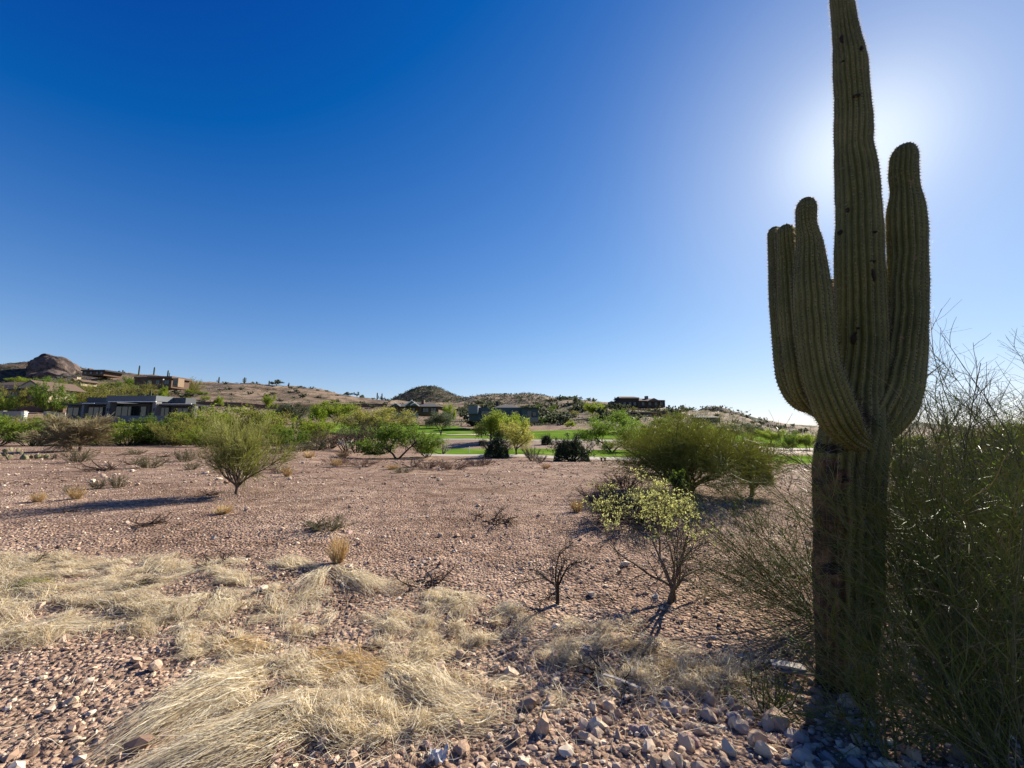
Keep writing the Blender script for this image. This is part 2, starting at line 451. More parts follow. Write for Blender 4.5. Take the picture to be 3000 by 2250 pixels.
def ribbons(P, w, r=rng, flat=0.0):
    """P (N,K,3) -> thin strips tapering to the tip"""
    N, K = P.shape[:2]
    side = r.normal(0, 1, (N, 3)); side[:, 2] *= (1 - flat)
    d = nrm(P[:, -1] - P[:, 0]); side = nrm(side - (side * d).sum(1, keepdims=True) * d)
    ww = (np.broadcast_to(np.asarray(w, float), (N,))[:, None] * np.linspace(1, .25, K)[None])[..., None] * .5
    V = np.stack([P - side[:, None] * ww, P + side[:, None] * ww], 2).reshape(-1, 3)
    b = (np.arange(N) * K * 2)[:, None] + (np.arange(K - 1) * 2)[None]
    Q = np.stack([b, b + 1, b + 3, b + 2], -1).reshape(-1, 4)
    return V, Q
def cards(C, size, aspect=2.0, r=rng, droop=0.0, D=None):
    """leaf-sized pointed quads (kite shaped) at centres C"""
    N = len(C); size = np.broadcast_to(np.asarray(size, float), (N,))[:, None]
    d = nrm(r.normal(0, 1, (N, 3)) + np.array([0, 0, -droop])) if D is None else nrm(D + r.normal(0, .5, (N, 3)))
    s = r.normal(0, 1, (N, 3)); s = nrm(s - (s * d).sum(1, keepdims=True) * d)
    V = np.stack([C - d * size * .5, C + s * size * .5 / aspect, C + d * size * .5, C - s * size * .5 / aspect], 1).reshape(-1, 3)
    b = np.arange(N)[:, None] * 4
    return V, np.concatenate([b, b + 1, b + 2, b + 3], 1)
def along(P, n, jit, r=rng, t0=0.0):
    N, K = P.shape[:2]; i = r.integers(0, N, n); t = r.uniform(t0, 1, n) * (K - 1)
    k = np.minimum(t.astype(int), K - 2); f = (t - k)[:, None]
    return P[i, k] * (1 - f) + P[i, k + 1] * f + r.normal(0, jit, (n, 3)), nrm(P[i, k + 1] - P[i, k])

def ico(sub=0):
    p = (1 + 5 ** .5) / 2
    V = [(-1, p, 0), (1, p, 0), (-1, -p, 0), (1, -p, 0), (0, -1, p), (0, 1, p), (0, -1, -p), (0, 1, -p), (p, 0, -1), (p, 0, 1), (-p, 0, -1), (-p, 0, 1)]
    Fc = [(0, 11, 5), (0, 5, 1), (0, 1, 7), (0, 7, 10), (0, 10, 11), (1, 5, 9), (5, 11, 4), (11, 10, 2), (10, 7, 6), (7, 1, 8), (3, 9, 4), (3, 4, 2), (3, 2, 6), (3, 6, 8), (3, 8, 9), (4, 9, 5), (2, 4, 11), (6, 2, 10), (8, 6, 7), (9, 8, 1)]
    V = [np.array(v) / np.linalg.norm(v) for v in V]
    for _ in range(sub):
        cache, nf = {}, []
        def mid(a, b):
            k = (min(a, b), max(a, b))
            if k not in cache:
                m = V[a] + V[b]; V.append(m / np.linalg.norm(m)); cache[k] = len(V) - 1
            return cache[k]
        for a, b, c in Fc:
            x, y, z = mid(a, b), mid(b, c), mid(c, a)
            nf += [(a, x, z), (b, y, x), (c, z, y), (x, y, z)]
        Fc = nf
    return np.array(V), np.array(Fc)
ICO = [ico(0), ico(1), ico(2)]
def rock_shape(sub, r, planes=9, flat=.7):
    V, Fc = ICO[sub]
    n = nrm(r.normal(0, 1, (planes, 3))); d = r.uniform(.42, .85, planes)
    dots = V @ n.T
    lim = np.where(dots > .05, d[None] / np.maximum(dots, .05), 9).min(1)
    v = V * np.minimum(lim, 1.0)[:, None]
    v = v * (1 + r.normal(0, .035, (len(v), 1)))
    v = v * np.array([r.uniform(.85, 1.15), r.uniform(.7, 1.0), r.uniform(flat * .7, flat * 1.15)])
    return v, Fc
def rock_field(C, S, nvar, sub, r):
    """many stones merged: C centres (N,3), S radii"""
    shapes = [rock_shape(sub, r) for _ in range(nvar)]
    Vs, Fs, n = [], [], 0
    which = r.integers(0, nvar, len(C))
    for k, (v, f) in enumerate(shapes):
        m = which == k
        if not m.any(): continue
        c, s = C[m], S[m]; N = len(c)
        a = r.uniform(0, 6.283, N); ca, sa = np.cos(a), np.sin(a); b = r.normal(0, .35, N); cb, sb = np.cos(b), np.sin(b)
        x = v[None, :, 0] * ca[:, None] - v[None, :, 1] * sa[:, None]; y = v[None, :, 0] * sa[:, None] + v[None, :, 1] * ca[:, None]
        z = np.broadcast_to(v[None, :, 2], x.shape)
        y, z = y * cb[:, None] - z * sb[:, None], y * sb[:, None] + z * cb[:, None]
        W = np.stack([x, y, z], -1) * s[:, None, None] + c[:, None]
        Vs.append(W.reshape(-1, 3)); Fs.append((f[None] + (np.arange(N) * len(v))[:, None, None]).reshape(-1, 3) + n); n += N * len(v)
    return np.concatenate(Vs), np.concatenate(Fs)

# ------------------------------------------------------------------ SETTING: ground sheet
def grid_faces(nr, nc):
    a = (np.arange(nr - 1) * nc)[:, None] + np.arange(nc - 1)[None]
    return np.stack([a, a + 1, a + nc + 1, a + nc], -1).reshape(-1, 4)
ys = np.concatenate([[-40, -25, -15, -8, -4, -2, -1, 0], np.linspace(.4, 6, 110), np.geomspace(6.05, 30, 110)[1:], np.geomspace(30.5, 420, 190), np.geomspace(440, 9000, 36)])
us = np.concatenate([np.linspace(-7, -2.3, 14)[:-1], np.linspace(-2.3, 2.3, 300), np.linspace(2.3, 7, 14)[1:]])
YY, UU = np.meshgrid(ys, us, indexing='ij')
XX = UU * np.maximum(YY, 6.0)
ZZ = H(XX, YY)
ground = link('ground', mk_mesh('ground', np.stack([XX, YY, ZZ], -1).reshape(-1, 3), [grid_faces(len(ys), len(us))], M['ground'], True), kind='structure')

def sheet(name, px0, px1, ya, yb, m, lift, nx=80, ny=14, kind='structure'):
    """strip of ground cover between distances ya(px) and yb(px)"""
    pxs = np.linspace(px0, px1, nx); V = []
    for i in range(ny):
        f = i / (ny - 1)
        y = ya(pxs) * (1 - f) + yb(pxs) * f
        x = (pxs - 1500) / 1133 * y
        V.append(np.stack([x, y, H(x, y) + lift * (1 if 0 < i < ny - 1 else .0)], 1))
    return link(name, mk_mesh(name, np.concatenate(V), [grid_faces(ny, nx)], m, True), kind=kind)
I = lambda *p: (lambda x: np.interp(x, [a for a, _ in p], [b for _, b in p]))
sheet('lawn', 1240, 3300, I((1240, 47), (1800, 44), (2150, 43), (2300, 37), (3300, 37)), I((1240, 58), (1700, 60), (2150, 60), (2300, 58), (3300, 60)), M['lawn'], .06, 160, 20)
sheet('cart_path', 1240, 2120, I((1240, 43.5), (1800, 40), (2120, 39)), I((1240, 46.4), (1800, 43.4), (2120, 42.4)), M['path'], .10, 120, 4)
sheet('upper_cart_path', 1130, 3300, I((1130, 75.5), (2200, 74), (3300, 72)), I((1130, 77.2), (2200, 75.9), (3300, 74)), M['path'], .16, 120, 4)
sheet('gravel_bank', 1240, 3300, I((1240, 58.5), (2150, 60.5), (3300, 60.5)), I((1240, 75), (2200, 73.5), (3300, 71.5)), M['bank'], .05, 160, 14)
sheet('fairway', 880, 2600, I((880, 90), (940, 80), (1130, 79), (2200, 77.5), (2600, 77)), I((880, 102), (940, 132), (1100, 152), (1330, 146), (1400, 112), (1740, 113), (1900, 120), (2250, 150), (2600, 160)), M['lawn'], .10, 240, 34)
for nm, cx, cy, rx, ry in (('sand_bunker', 1380, 92, 5.2, 1.7), ('sand_bunker', 1245, 97, 4.2, 1.3), ('sand_bunker', 1500, 99, 3.5, 1.3)):
    c = Gy(cx, cy); n = 28; V = [[c[0], c[1], 0]]
    for k in range(n):
        a = k / n * 6.283; q = 1 + .25 * math.sin(3 * a + cx) + .12 * math.sin(5 * a)
        V.append([c[0] + rx * q * math.cos(a), c[1] + ry * q * math.sin(a), 0])
    V = np.array(V); V[:, 2] = H(V[:, 0], V[:, 1]) + .2
    link(nm, mk_mesh(nm, V, [np.array([(0, k + 1, (k + 1) % n + 1) for k in range(n)])], M['sand'], True), kind='structure')

# ------------------------------------------------------------------ far hills and the rock butte
def hill(name, y0, half, prof, base_py, m, rough=1.0, seed=1, nx=180, ny=44):
    pp = np.array(prof, float)
    lo, hi = pp[0, 0], pp[-1, 0]
    pxs = np.linspace(lo, hi, nx); top = np.interp(pxs, pp[:, 0], pp[:, 1])
    tt = np.array([T(p) for p in top]); tb = T(base_py)
    x = np.array([(p - 1500) / F * (CP + t * SP) * y0 for p, t in zip(pxs, tt)])
    zr = EYE + y0 * tt; zb = EYE + (y0 - half) * tb
    V = []
    for s in np.linspace(-1, 1, ny):
        y = y0 + half * s
        k = np.cos(abs(s) * math.pi / 2) ** 1.1
        nz = fbm(x / half * 3.1, np.full(nx, y / half * 3.1), 5, seed) * (abs(s) * .9 + .06) * k * rough
        z = zb - 4 + (zr - zb + 4) * np.clip(k * (1 + nz * .5), 0, 1.02) 
        V.append(np.stack([x, np.full(nx, y), z], 1))
    return link(name, mk_mesh(name, np.concatenate(V), [grid_faces(ny, nx)], m, True), kind='structure')
def hill_mat(name, soil, scrub, dens, sc):
    def f(n, l, out):
        tcn = n.new('ShaderNodeTexCoord'); vec = tcn.outputs['Object']
        a = noise(n, l, sc, 6, vec, .75); b = noise(n, l, sc * .22, 4, vec)
        s = math_(n, l, 'ADD', math_(n, l, 'MULTIPLY', a.outputs[0], .7), math_(n, l, 'MULTIPLY', b.outputs[0], .3))
        r = ramp(n, [(dens - .03, scrub), (dens + .03, soil), (dens + .12, tuple(q * 1.35 for q in soil))]); l.new(s, r.inputs[0])
        l.new(pbsdf(n, l, r.outputs[0], .95, .1, bump(n, l, a.outputs[0], 1.0, 3.0)).outputs[0], out.inputs[0])
    return mat(name, f)
M['hill_dark'] = hill_mat('dark_hillside', (.115, .085, .065), (.035, .040, .025), .52, .12)
M['hill_tan'] = hill_mat('scrubby_hillside', (.27, .20, .14), (.055, .062, .032), .50, .11)
M['butte'] = hill_mat('rock_face', (.11, .085, .075), (.045, .037, .035), .49, .06)
M['haze_blue'] = plain('haze_tinted_mountain', (.055, .065, .085), (.04, .05, .07), nscale=.01)  # blue of the distant air is put into the mountain's colour
# broad conical hill and the scrubby ridge right of it
hill('hill', 640, 110, [(1105, 1206), (1150, 1180), (1165, 1167), (1190, 1152), (1215, 1140), (1240, 1134), (1275, 1134), (1292, 1140), (1310, 1150), (1335, 1160), (1365, 1168), (1420, 1190), (1460, 1206)], 1200, M['hill_dark'], 1.0, 3)
hill('ridge_hill', 560, 120, [(1300, 1206), (1330, 1178), (1370, 1167), (1400, 1160), (1440, 1157), (1500, 1156), (1540, 1154), (1580, 1156), (1600, 1163), (1640, 1170), (1700, 1182), (1800, 1196), (1870, 1206)], 1204, M['hill_tan'], 1.0, 5)
hill('stony_mound', 330, 45, [(2010, 1236), (2035, 1212), (2060, 1196), (2082, 1191), (2110, 1197), (2150, 1210), (2180, 1220), (2215, 1236)], 1240, M['hill_dark'], .5, 8, 90, 30)
hill('distant_hill', 1500, 240, [(1960, 1262), (2200, 1238), (2300, 1243), (2450, 1252), (2610, 1246), (2670, 1237), (2720, 1243), (2790, 1258), (2900, 1255), (3000, 1240), (3150, 1248), (3500, 1262)], 1264, M['hill_dark'], .5, 12)
hill('mountain', 6000, 700, [(2200, 1262), (2330, 1255), (2365, 1250), (2400, 1254), (2650, 1243), (2760, 1256), (2920, 1248), (3100, 1240), (3400, 1262)], 1264, M['haze_blue'], .4, 14)
hill('hill_shoulder', 760, 160, [(-420, 1150), (-150, 1135), (-20, 1110), (30, 1094), (75, 1076), (110, 1062), (170, 1058), (230, 1078), (262, 1098), (320, 1112), (420, 1140)], 1150, M['hill_dark'], .7, 16)
# rounded bare rock butte with lobes
def butte():
    y0 = 700; lobes = [(140, 1079, 37, 40, 0), (164, 1086, 36, 38, -10), (190, 1094, 32, 32, 10), (214, 1102, 28, 24, 20), (118, 1094, 24, 30, -20), (158, 1110, 36, 24, -50), (204, 1113, 34, 17, -45), (238, 1107, 20, 13, 20), (126, 1113, 34, 20, -45)]
    V0, Fc = ico(4) if False else ICO[2]
    vv, ff = ico(4)
    Vs, Fs, n = [], [], 0
    for k, (px, py, rx, rz, dy) in enumerate(lobes):
        c = at(px, py, y0 + dy); s = mpp(py, y0)
        v = vv * np.array([rx * s, rx * s * 1.0, rz * s])
        q = fbm(vv[:, 0] * 2.3 + k * 7, vv[:, 2] * 3.1 + vv[:, 1] * 2, 5, 40 + k)
        q2 = fbm(v[:, 0] * .05 + v[:, 2] * .02, v[:, 1] * .05 + v[:, 2] * .11, 4, 60 + k)
        v = v * (1 + .16 * q + .10 * np.abs(q2))[:, None] + c
        Vs.append(v); Fs.append(ff + n); n += len(v)
    return link('rock_butte', mk_mesh('rock_butte', np.concatenate(Vs), [np.concatenate(Fs)], M['butte'], True), kind='structure')
butte()

# ------------------------------------------------------------------ buildings and walls
M['grey_stucco'] = plain('grey_stucco', (.085, .095, .105), (.07, .078, .088), nscale=3)
M['mid_stucco'] = plain('blue_grey_stucco', (.14, .155, .17), (.12, .13, .145), nscale=3)
M['stone_pier'] = plain('stone_pier', (.20, .20, .20), (.12, .12, .125), nscale=9, bumps=.5)
M['white_trim'] = plain('white_trim', (.75, .75, .75), (.68, .68, .68), nscale=2)
M['dark_metal'] = plain('dark_metal', (.03, .032, .036), (.02, .02, .024), rough=.4, nscale=4)
M['tan_stucco'] = plain('tan_stucco', (.27, .195, .13), (.23, .165, .11), nscale=3)
M['cream_stucco'] = plain('cream_stucco', (.38, .33, .22), (.33, .28, .19), nscale=3)
M['brown_stucco'] = plain('brown_stucco', (.13, .085, .06), (.10, .065, .048), nscale=3)
M['roof_tile'] = plain('roof_tile', (.15, .105, .08), (.09, .065, .05), nscale=12, bumps=.5)
M['roof_grey'] = plain('grey_roof', (.10, .10, .10), (.06, .06, .065), nscale=10)
M['wall_block'] = plain('brown_block_wall', (.16, .095, .07), (.12, .07, .055), nscale=2)
M['pale_wall'] = plain('pale_block_wall', (.34, .30, .26), (.28, .25, .21), nscale=2)
def glass_b(n, l, out):
    p = pbsdf(n, l, (.012, .016, .018), .08, .6); l.new(p.outputs[0], out.inputs[0])
M['glass'] = mat('dark_window_glass', glass_b)

class House:
    def __init__(s, name, label, cat, px, py, y, group=None):
        s.o = at(px, py, y); s.y = y
        s.root = thing(name, label, cat, s.o, group=group)
    def X(s, px, py, y): return at(px, py, y)[0]
    def box(s, name, px0, px1, pt, pb, dy, depth, m, parent=None, label=None):
        """box whose front face covers the photo rectangle, dy metres in front of (-) or behind the facade plane"""
        y = s.y + dy; a, b = at(px0, pb, y), at(px1, pt, y)
        mb = MB(); mb.box(a[0], b[0], y, y + depth, a[2], b[2])
        o = link(name, mb.mesh(name, m, off=s.o), parent or s.root)
        if label: o['label'] = label
        return o
    def window(s, px0, px1, pt, pb, dy, mull=1, parent=None, fm='dark_metal'):
        y = s.y + dy; a, b = at(px0, pb, y), at(px1, pt, y); w = .09
        f = MB()
        f.box(a[0], a[0] + w, y, y + .12, a[2], b[2]); f.box(b[0] - w, b[0], y, y + .12, a[2], b[2])
        f.box(a[0] + w, b[0] - w, y, y + .12, a[2], a[2] + w); f.box(a[0] + w, b[0] - w, y, y + .12, b[2] - w, b[2])
        for k in range(1, mull):
            xc = a[0] + (b[0] - a[0]) * k / mull; f.box(xc - .04, xc + .04, y + .01, y + .11, a[2] + w, b[2] - w)
        win = link('window', f.mesh('window', M[fm], off=s.o), parent or s.root)
        g = MB(); g.box(a[0] + w, b[0] - w, y + .05, y + .07, a[2] + w, b[2] - w)
        link('pane', g.mesh('pane', M['glass'], off=s.o), win)
        return win
    def gable(s, name, px0, px1, pt, pb, dy, depth, m, over=0.0):
        """gable roof, ridge along y (towards the viewer)"""
        y = s.y + dy; a, b = at(px0, pb, y), at(px1, pb, y); top = at(px0, pt, y)[2]
        mb = MB(); mb.prism([(a[0], a[2]), (b[0], b[2]), ((a[0] + b[0]) / 2, top)], y, y + depth)
        return link(name, mb.mesh(name, m, off=s.o), s.root)
    def hip(s, name, px0, px1, pt, pb, dy, depth, m, inset=.3):
        y = s.y + dy; a, b = at(px0, pb, y), at(px1, pb, y); top = at(px0, pt, y)[2]; w = b[0] - a[0]; q = min(inset * w, depth / 2)
        mb = MB()
        v = [(a[0], y, a[2]), (b[0], y, a[2]), (b[0], y + depth, a[2]), (a[0], y + depth, a[2]), (a[0] + q, y + depth / 2, top), (b[0] - q, y + depth / 2, top)]
        mb.add(v, [(0, 1, 5, 4), (1, 2, 5), (2, 3, 4, 5), (3, 0, 4), (3, 2, 1, 0)])
        return link(name, mb.mesh(name, m, off=s.o), s.root)

# --- grey modern house, left
h = House('modern_house', 'low dark grey flat-roofed modern house with stone piers behind the green hedge of bushes', 'house', 380, 1235, 72)
G_ = M['grey_stucco']
h.box('wall', 190, 330, 1186, 1245, 2.2, 9, G_, label='recessed left wing')
h.box('wall', 325, 440, 1182, 1245, 2.6, 9, G_)
h.box('wall', 455, 566, 1190, 1245, 2.0, 2.5, G_, label='right wing')
h.box('roof_slab', 182, 322, 1182, 1187, .6, 10, M['dark_metal'])
h.box('roof_slab', 232, 316, 1179, 1184, -.2, 6, M['mid_stucco'])
h.box('roof_slab', 255, 320, 1164, 1180, 3.5, 7, G_, label='raised clerestory block on the left')
h.box('roof_slab', 311, 458, 1159, 1175, -.6, 9, M['mid_stucco'], label='tall parapet over the central porch')
h.box('fascia', 316, 456, 1175.4, 1177.6, -.9, .25, M['white_trim'])
h.box('fascia', 240, 276, 1181, 1182.6, -.5, .2, M['white_trim'])
h.box('roof_slab', 455, 545, 1165, 1183, 3.0, 2.5, G_, label='grey block behind the right wing')
h.box('roof_slab', 458, 571, 1184, 1189, .2, 4.6, M['dark_metal'])
h.box('fascia', 464, 560, 1182.2, 1184, -.05, .2, M['white_trim'])
h.box('pier', 308, 324, 1175, 1219, -.4, 1.2, M['stone_pier'])
h.box('pier', 443, 458, 1175, 1220, -.4, 1.2, M['stone_pier'])
h.box('pier', 236, 247, 1187, 1222, -.1, .8, M['stone_pier'])
h.box('pier', 559, 571, 1189, 1232, .3, .8, M['stone_pier'])
for a, b, c in ((335, 430, 5), ): h.window(a, b, 1190, 1219, 2.5, c)
h.window(254, 307, 1192, 1222, 2.1, 3); h.window(462, 500, 1193, 1222, 1.9, 2); h.window(512, 553, 1195, 1222, 1.9, 2)
h.window(193, 232, 1193, 1218, 2.1, 2)
h.box('terrace_wall', 297, 480, 1218, 1236, -1.6, .3, M['mid_stucco'], label='low grey terrace wall')
for px in (312, 318, 448): h.box('wall_lamp', px, px + 3, 1196, 1204, -.52, .1, M['dark_metal'])

# --- cream house with gables, far left
h = House('gabled_house', 'cream house with brown tiled gable roofs at the far left edge below the rock butte', 'house', 60, 1170, 128)
h.box('wall', -30, 132, 1140, 1178, 0, 9, M['cream_stucco'])
h.gable('roof', 40, 130, 1113, 1138, -1.4, 13, M['roof_tile'])
h.gable('gable_wall', 48, 122, 1118, 1138.5, -1.5, .3, M['cream_stucco'])
h.gable('roof', 86, 140, 1130, 1146, -2.4, 6, M['roof_tile'])
h.hip('roof', -90, 46, 1112, 1134, -1.0, 13, M['roof_tile'])
h.hip('roof', -60, 60, 1124, 1141, -2.5, 6, M['roof_tile'])
h.window(-8, 10, 1146, 1160, -.12, 2); h.window(30, 52, 1148, 1166, -.12, 2); h.window(92, 110, 1150, 1166, -.12, 2)
h.box('post', 78, 88, 1150, 1170, -3, .6, M['cream_stucco']); h.box('porch_beam', 76, 152, 1146, 1151, -3.1, 1, M['roof_tile'])
# --- tan house on the slope
h = House('flat_roofed_house', 'tan flat-roofed house with a sunlit end wall on the brown slope right of the butte', 'house', 460, 1130, 215)
h.box('wall', 408, 504, 1104, 1136, 0, 12, M['brown_stucco']); h.box('wall', 505, 523, 1108, 1133, -2, 4, M['tan_stucco'], label='sunlit end wall')  # end wall gets a lighter stucco than the rest: sunlight put into its colour
h.box('roof_slab', 430, 504, 1102, 1108, -1.5, 14, M['brown_stucco']); h.box('roof_slab', 392, 440, 1104, 1109, 1, 14, M['brown_stucco'])
h.box('wall', 392, 412, 1108, 1128, 2, 12, M['brown_stucco'])
for a, b in ((430, 445), (455, 468), (480, 496)): h.window(a, b, 1114, 1126, -.2, 2)
h.window(508, 521, 1117, 1127, -2.2, 2)
# --- small pale house
h = House('small_house', 'small pale stone house with a low gable among trees below the butte', 'house', 225, 1126, 205)
h.box('wall', 203, 238, 1115, 1130, 0, 8, M['cream_stucco']); h.gable('roof', 200, 222, 1108, 1116, -.8, 9, M['roof_tile']); h.gable('roof', 218, 242, 1111, 1118, -.4, 9, M['roof_tile'])
h.box('chimney', 221, 226, 1104, 1114, 1, 2, M['cream_stucco']); h.window(208, 215, 1118, 1126, -.2, 1); h.window(226, 233, 1119, 1127, -.2, 1)
# --- dark flat house on the ridge left
h = House('ridge_house', 'long dark low house in shade on the ridge just right of the rock butte', 'house', 270, 1096, 300)
h.box('wall', 240, 305, 1086, 1100, 0, 14, M['brown_stucco']); h.box('roof_slab', 236, 308, 1083, 1087, -2, 18, M['dark_metal']); h.box('chimney', 256, 262, 1079, 1084, 3, 3, M['brown_stucco'])
for a in (246, 262, 280, 293): h.window(a, a + 8, 1089, 1096, -.3, 1)
# --- house centre
h = House('tile_roofed_house', 'dark low house with pitched roofs and bright roof edges below the cone-shaped hill', 'house', 1210, 1212, 140)
h.box('wall', 1138, 1285, 1190, 1216, 0, 14, M['brown_stucco'])
h.hip('roof', 1130, 1292, 1176, 1191, -2, 18, M['roof_grey'], .25); h.gable('roof', 1186, 1226, 1174, 1190, -3.2, 10, M['roof_grey']); h.gable('roof', 1142, 1172, 1180, 1191, -3, 8, M['roof_grey'])
h.box('chimney', 1234, 1242, 1171, 1182, 4, 2, M['brown_stucco'])
for a, b in ((1146, 1160), (1178, 1194), (1202, 1216), (1236, 1256), (1262, 1278)): h.window(a, b, 1195, 1208, -.15, 2)
h.box('patio_wall', 1150, 1225, 1210, 1224, -3.5, .4, M['pale_wall'])
for px in (1168, 1198, 1230): h.box('post', px, px + 3, 1190, 1212, -1.8, .4, M['brown_stucco'])
def slope_trim(hh, px0, py0, px1, py1, dy):
    y = hh.y + dy; a, b = at(px0, py0, y), at(px1, py1, y)
    mb = MB(); mb.prism([(a[0], a[2]), (b[0], b[2]), (b[0], b[2] + .28), (a[0], a[2] + .28)], y, y + .3)
    link('roof_edge', mb.mesh('roof_edge', M['white_trim'], off=hh.o), hh.root)
slope_trim(h, 1184, 1190, 1207, 1173.5, -3.6); slope_trim(h, 1202, 1188, 1214, 1181, -4.2); slope_trim(h, 1150, 1187, 1159, 1181, -3.6)
# --- teal modern house
h = House('teal_house', 'blue-grey two-storey modern house half hidden behind the lime green trees', 'house', 1480, 1232, 118)
tl = plain('teal_stucco', (.07, .095, .105), (.055, .078, .088), nscale=3)
h.box('wall', 1374, 1532, 1194, 1232, 2, 12, tl); h.box('wall', 1528, 1577, 1196, 1236, 0, 12, tl, label='right block with a balcony')
h.box('roof_slab', 1372, 1400, 1188, 1212, -.5, 8, M['mid_stucco']); h.box('roof_slab', 1526, 1579, 1194, 1198, -.6, 13, M['dark_metal'])
h.hip('roof', 1440, 1528, 1182, 1195, 2, 12, M['roof_grey'], .35); h.box('chimney', 1453, 1461, 1176, 1192, 6, 1.5, M['dark_metal'])
h.window(1545, 1557, 1204, 1222, -.2, 2, fm='mid_stucco'); h.window(1560, 1571, 1206, 1219, -.2, 1); h.window(1495, 1520, 1203, 1218, 1.8, 3); h.window(1410, 1440, 1203, 1218, 1.8, 3)
h.box('balcony', 1530, 1578, 1223, 1235, -2, 1.8, M['stone_pier'], label='pale grey balcony')
# --- hilltop house, right of centre
h = House('hilltop_house', 'large dark silhouetted house with stepped roofs and chimney on top of the right-hand hill', 'house', 1880, 1192, 250)
dk = plain('shaded_stone', (.07, .055, .05), (.05, .04, .035), nscale=3)
h.box('wall', 1820, 1872, 1164, 1194, 0, 14, dk); h.box('wall', 1868, 1948, 1172, 1194, -1, 14, dk)
h.hip('roof', 1816, 1876, 1158, 1166, -2, 18, M['roof_tile'], .1); h.hip('roof', 1872, 1932, 1164, 1174, -3, 18, M['roof_tile'], .2); h.gable('roof', 1895, 1938, 1166, 1176, -4, 8, M['roof_tile']); h.hip('roof', 1925, 1952, 1169, 1175, -2, 14, M['roof_tile'], .3)
h.box('chimney', 1892, 1899, 1160, 1170, 3, 2.5, M['stone_pier']); h.box('terrace_wall', 1790, 1825, 1176, 1194, -1, 8, dk)
for a in (1826, 1842, 1856, 1880, 1900, 1918, 1934): h.window(a, a + 8, 1178, 1188, -1.4, 1)
h = House('terraced_house', 'low brown house with a flat tan roof edge in the slope under the hilltop house', 'house', 1900, 1222, 185)
h.box('wall', 1860, 1922, 1209, 1228, 0, 9, M['brown_stucco']); h.box('roof_slab', 1854, 1926, 1206, 1210, -2, 12, M['tan_stucco']); h.window(1885, 1910, 1212, 1222, -.2, 3); h.window(1866, 1878, 1213, 1222, -.2, 1)
h.box('wall', 1920, 1956, 1204, 1222, 3, 8, M['brown_stucco'])
h = House('pavilion', 'small low grey building with a bright roof edge at the foot of the stony mound', 'building', 2080, 1228, 190)
h.box('wall', 2044, 2110, 1222, 1238, 0, 6, M['grey_stucco']); h.hip('roof', 2040, 2114, 1216, 1223, -1, 9, M['roof_grey'], .2); h.window(2052, 2066, 1225, 1233, -.2, 2); h.window(2082, 2098, 1225, 1233, -.2, 2)
slope_trim(h, 2043, 1223, 2050, 1216, -1.3)

# --- walls following the ground
def run_wall(name, label, pts, hgt, m, thick=.35, posts=True):
    """pts: list of (px, y) on the ground"""
    P = []
    for (a, ya), (b, yb) in zip(pts[:-1], pts[1:]):
        for k in range(10):
            f = k / 10; P.append(Gy(a + (b - a) * f, ya + (yb - ya) * f))
    P.append(Gy(*pts[-1])); P = np.array(P); o = P[len(P) // 2]
    root = thing(name, label, 'wall', o)
    V = []
    for p in P - o: V += [(p[0], p[1], p[2] - 1), (p[0], p[1], p[2] + hgt), (p[0], p[1] + thick, p[2] + hgt), (p[0], p[1] + thick, p[2] - 1)]
    Fq = []
    for k in range(len(P) - 1):
        for j in range(4): Fq.append((k * 4 + j, k * 4 + (j + 1) % 4, k * 4 + 4 + (j + 1) % 4, k * 4 + 4 + j))
    e = (len(P) - 1) * 4; Fq += [(0, 1, 2, 3), (e + 3, e + 2, e + 1, e)]
    link('wall_panel', mk_mesh('wall_panel', V, [np.array(Fq)], m), root)
    if posts:
        for p in (P - o)[::10]:
            mb = MB(); mb.box(p[0] - .35, p[0] + .35, p[1] - .15, p[1] + thick + .15, p[2] - 1, p[2] + hgt + .12)
            link('pilaster', mb.mesh('pilaster', m), root)
run_wall('block_wall', 'long brown block wall crossing the bare slope behind the grey modern house', [(545, 168), (620, 172), (700, 178), (850, 190), (1010, 212), (1130, 226)], 2.0, M['wall_block'])
run_wall('block_wall', 'dark brown block wall below the cream gabled house', [(-60, 122), (40, 120), (175, 122), (200, 126)], 1.9, M['wall_block'])
run_wall('garden_wall', 'pale stucco garden wall left of the grey modern house', [(-60, 96), (0, 92), (60, 92)], 1.8, M['pale_wall'])
run_wall('garden_wall', 'short pale garden wall touching the left end of the grey modern house', [(120, 90), (184, 84)], 1.7, M['pale_wall'], posts=False)
o = at(70, 1224, 66)
pl = thing('gate_pillar', 'slim white square pillar standing among the bushes left of the grey house', 'pillar', o)
mb = MB(); mb.box(-.25, .25, -.25, .25, -.6, .9); link('shaft', mb.mesh('shaft', M['white_trim']), pl)
mb = MB(); mb.box(-.32, .32, -.32, .32, .9, 1.02); link('cap', mb.mesh('cap', M['white_trim']), pl)

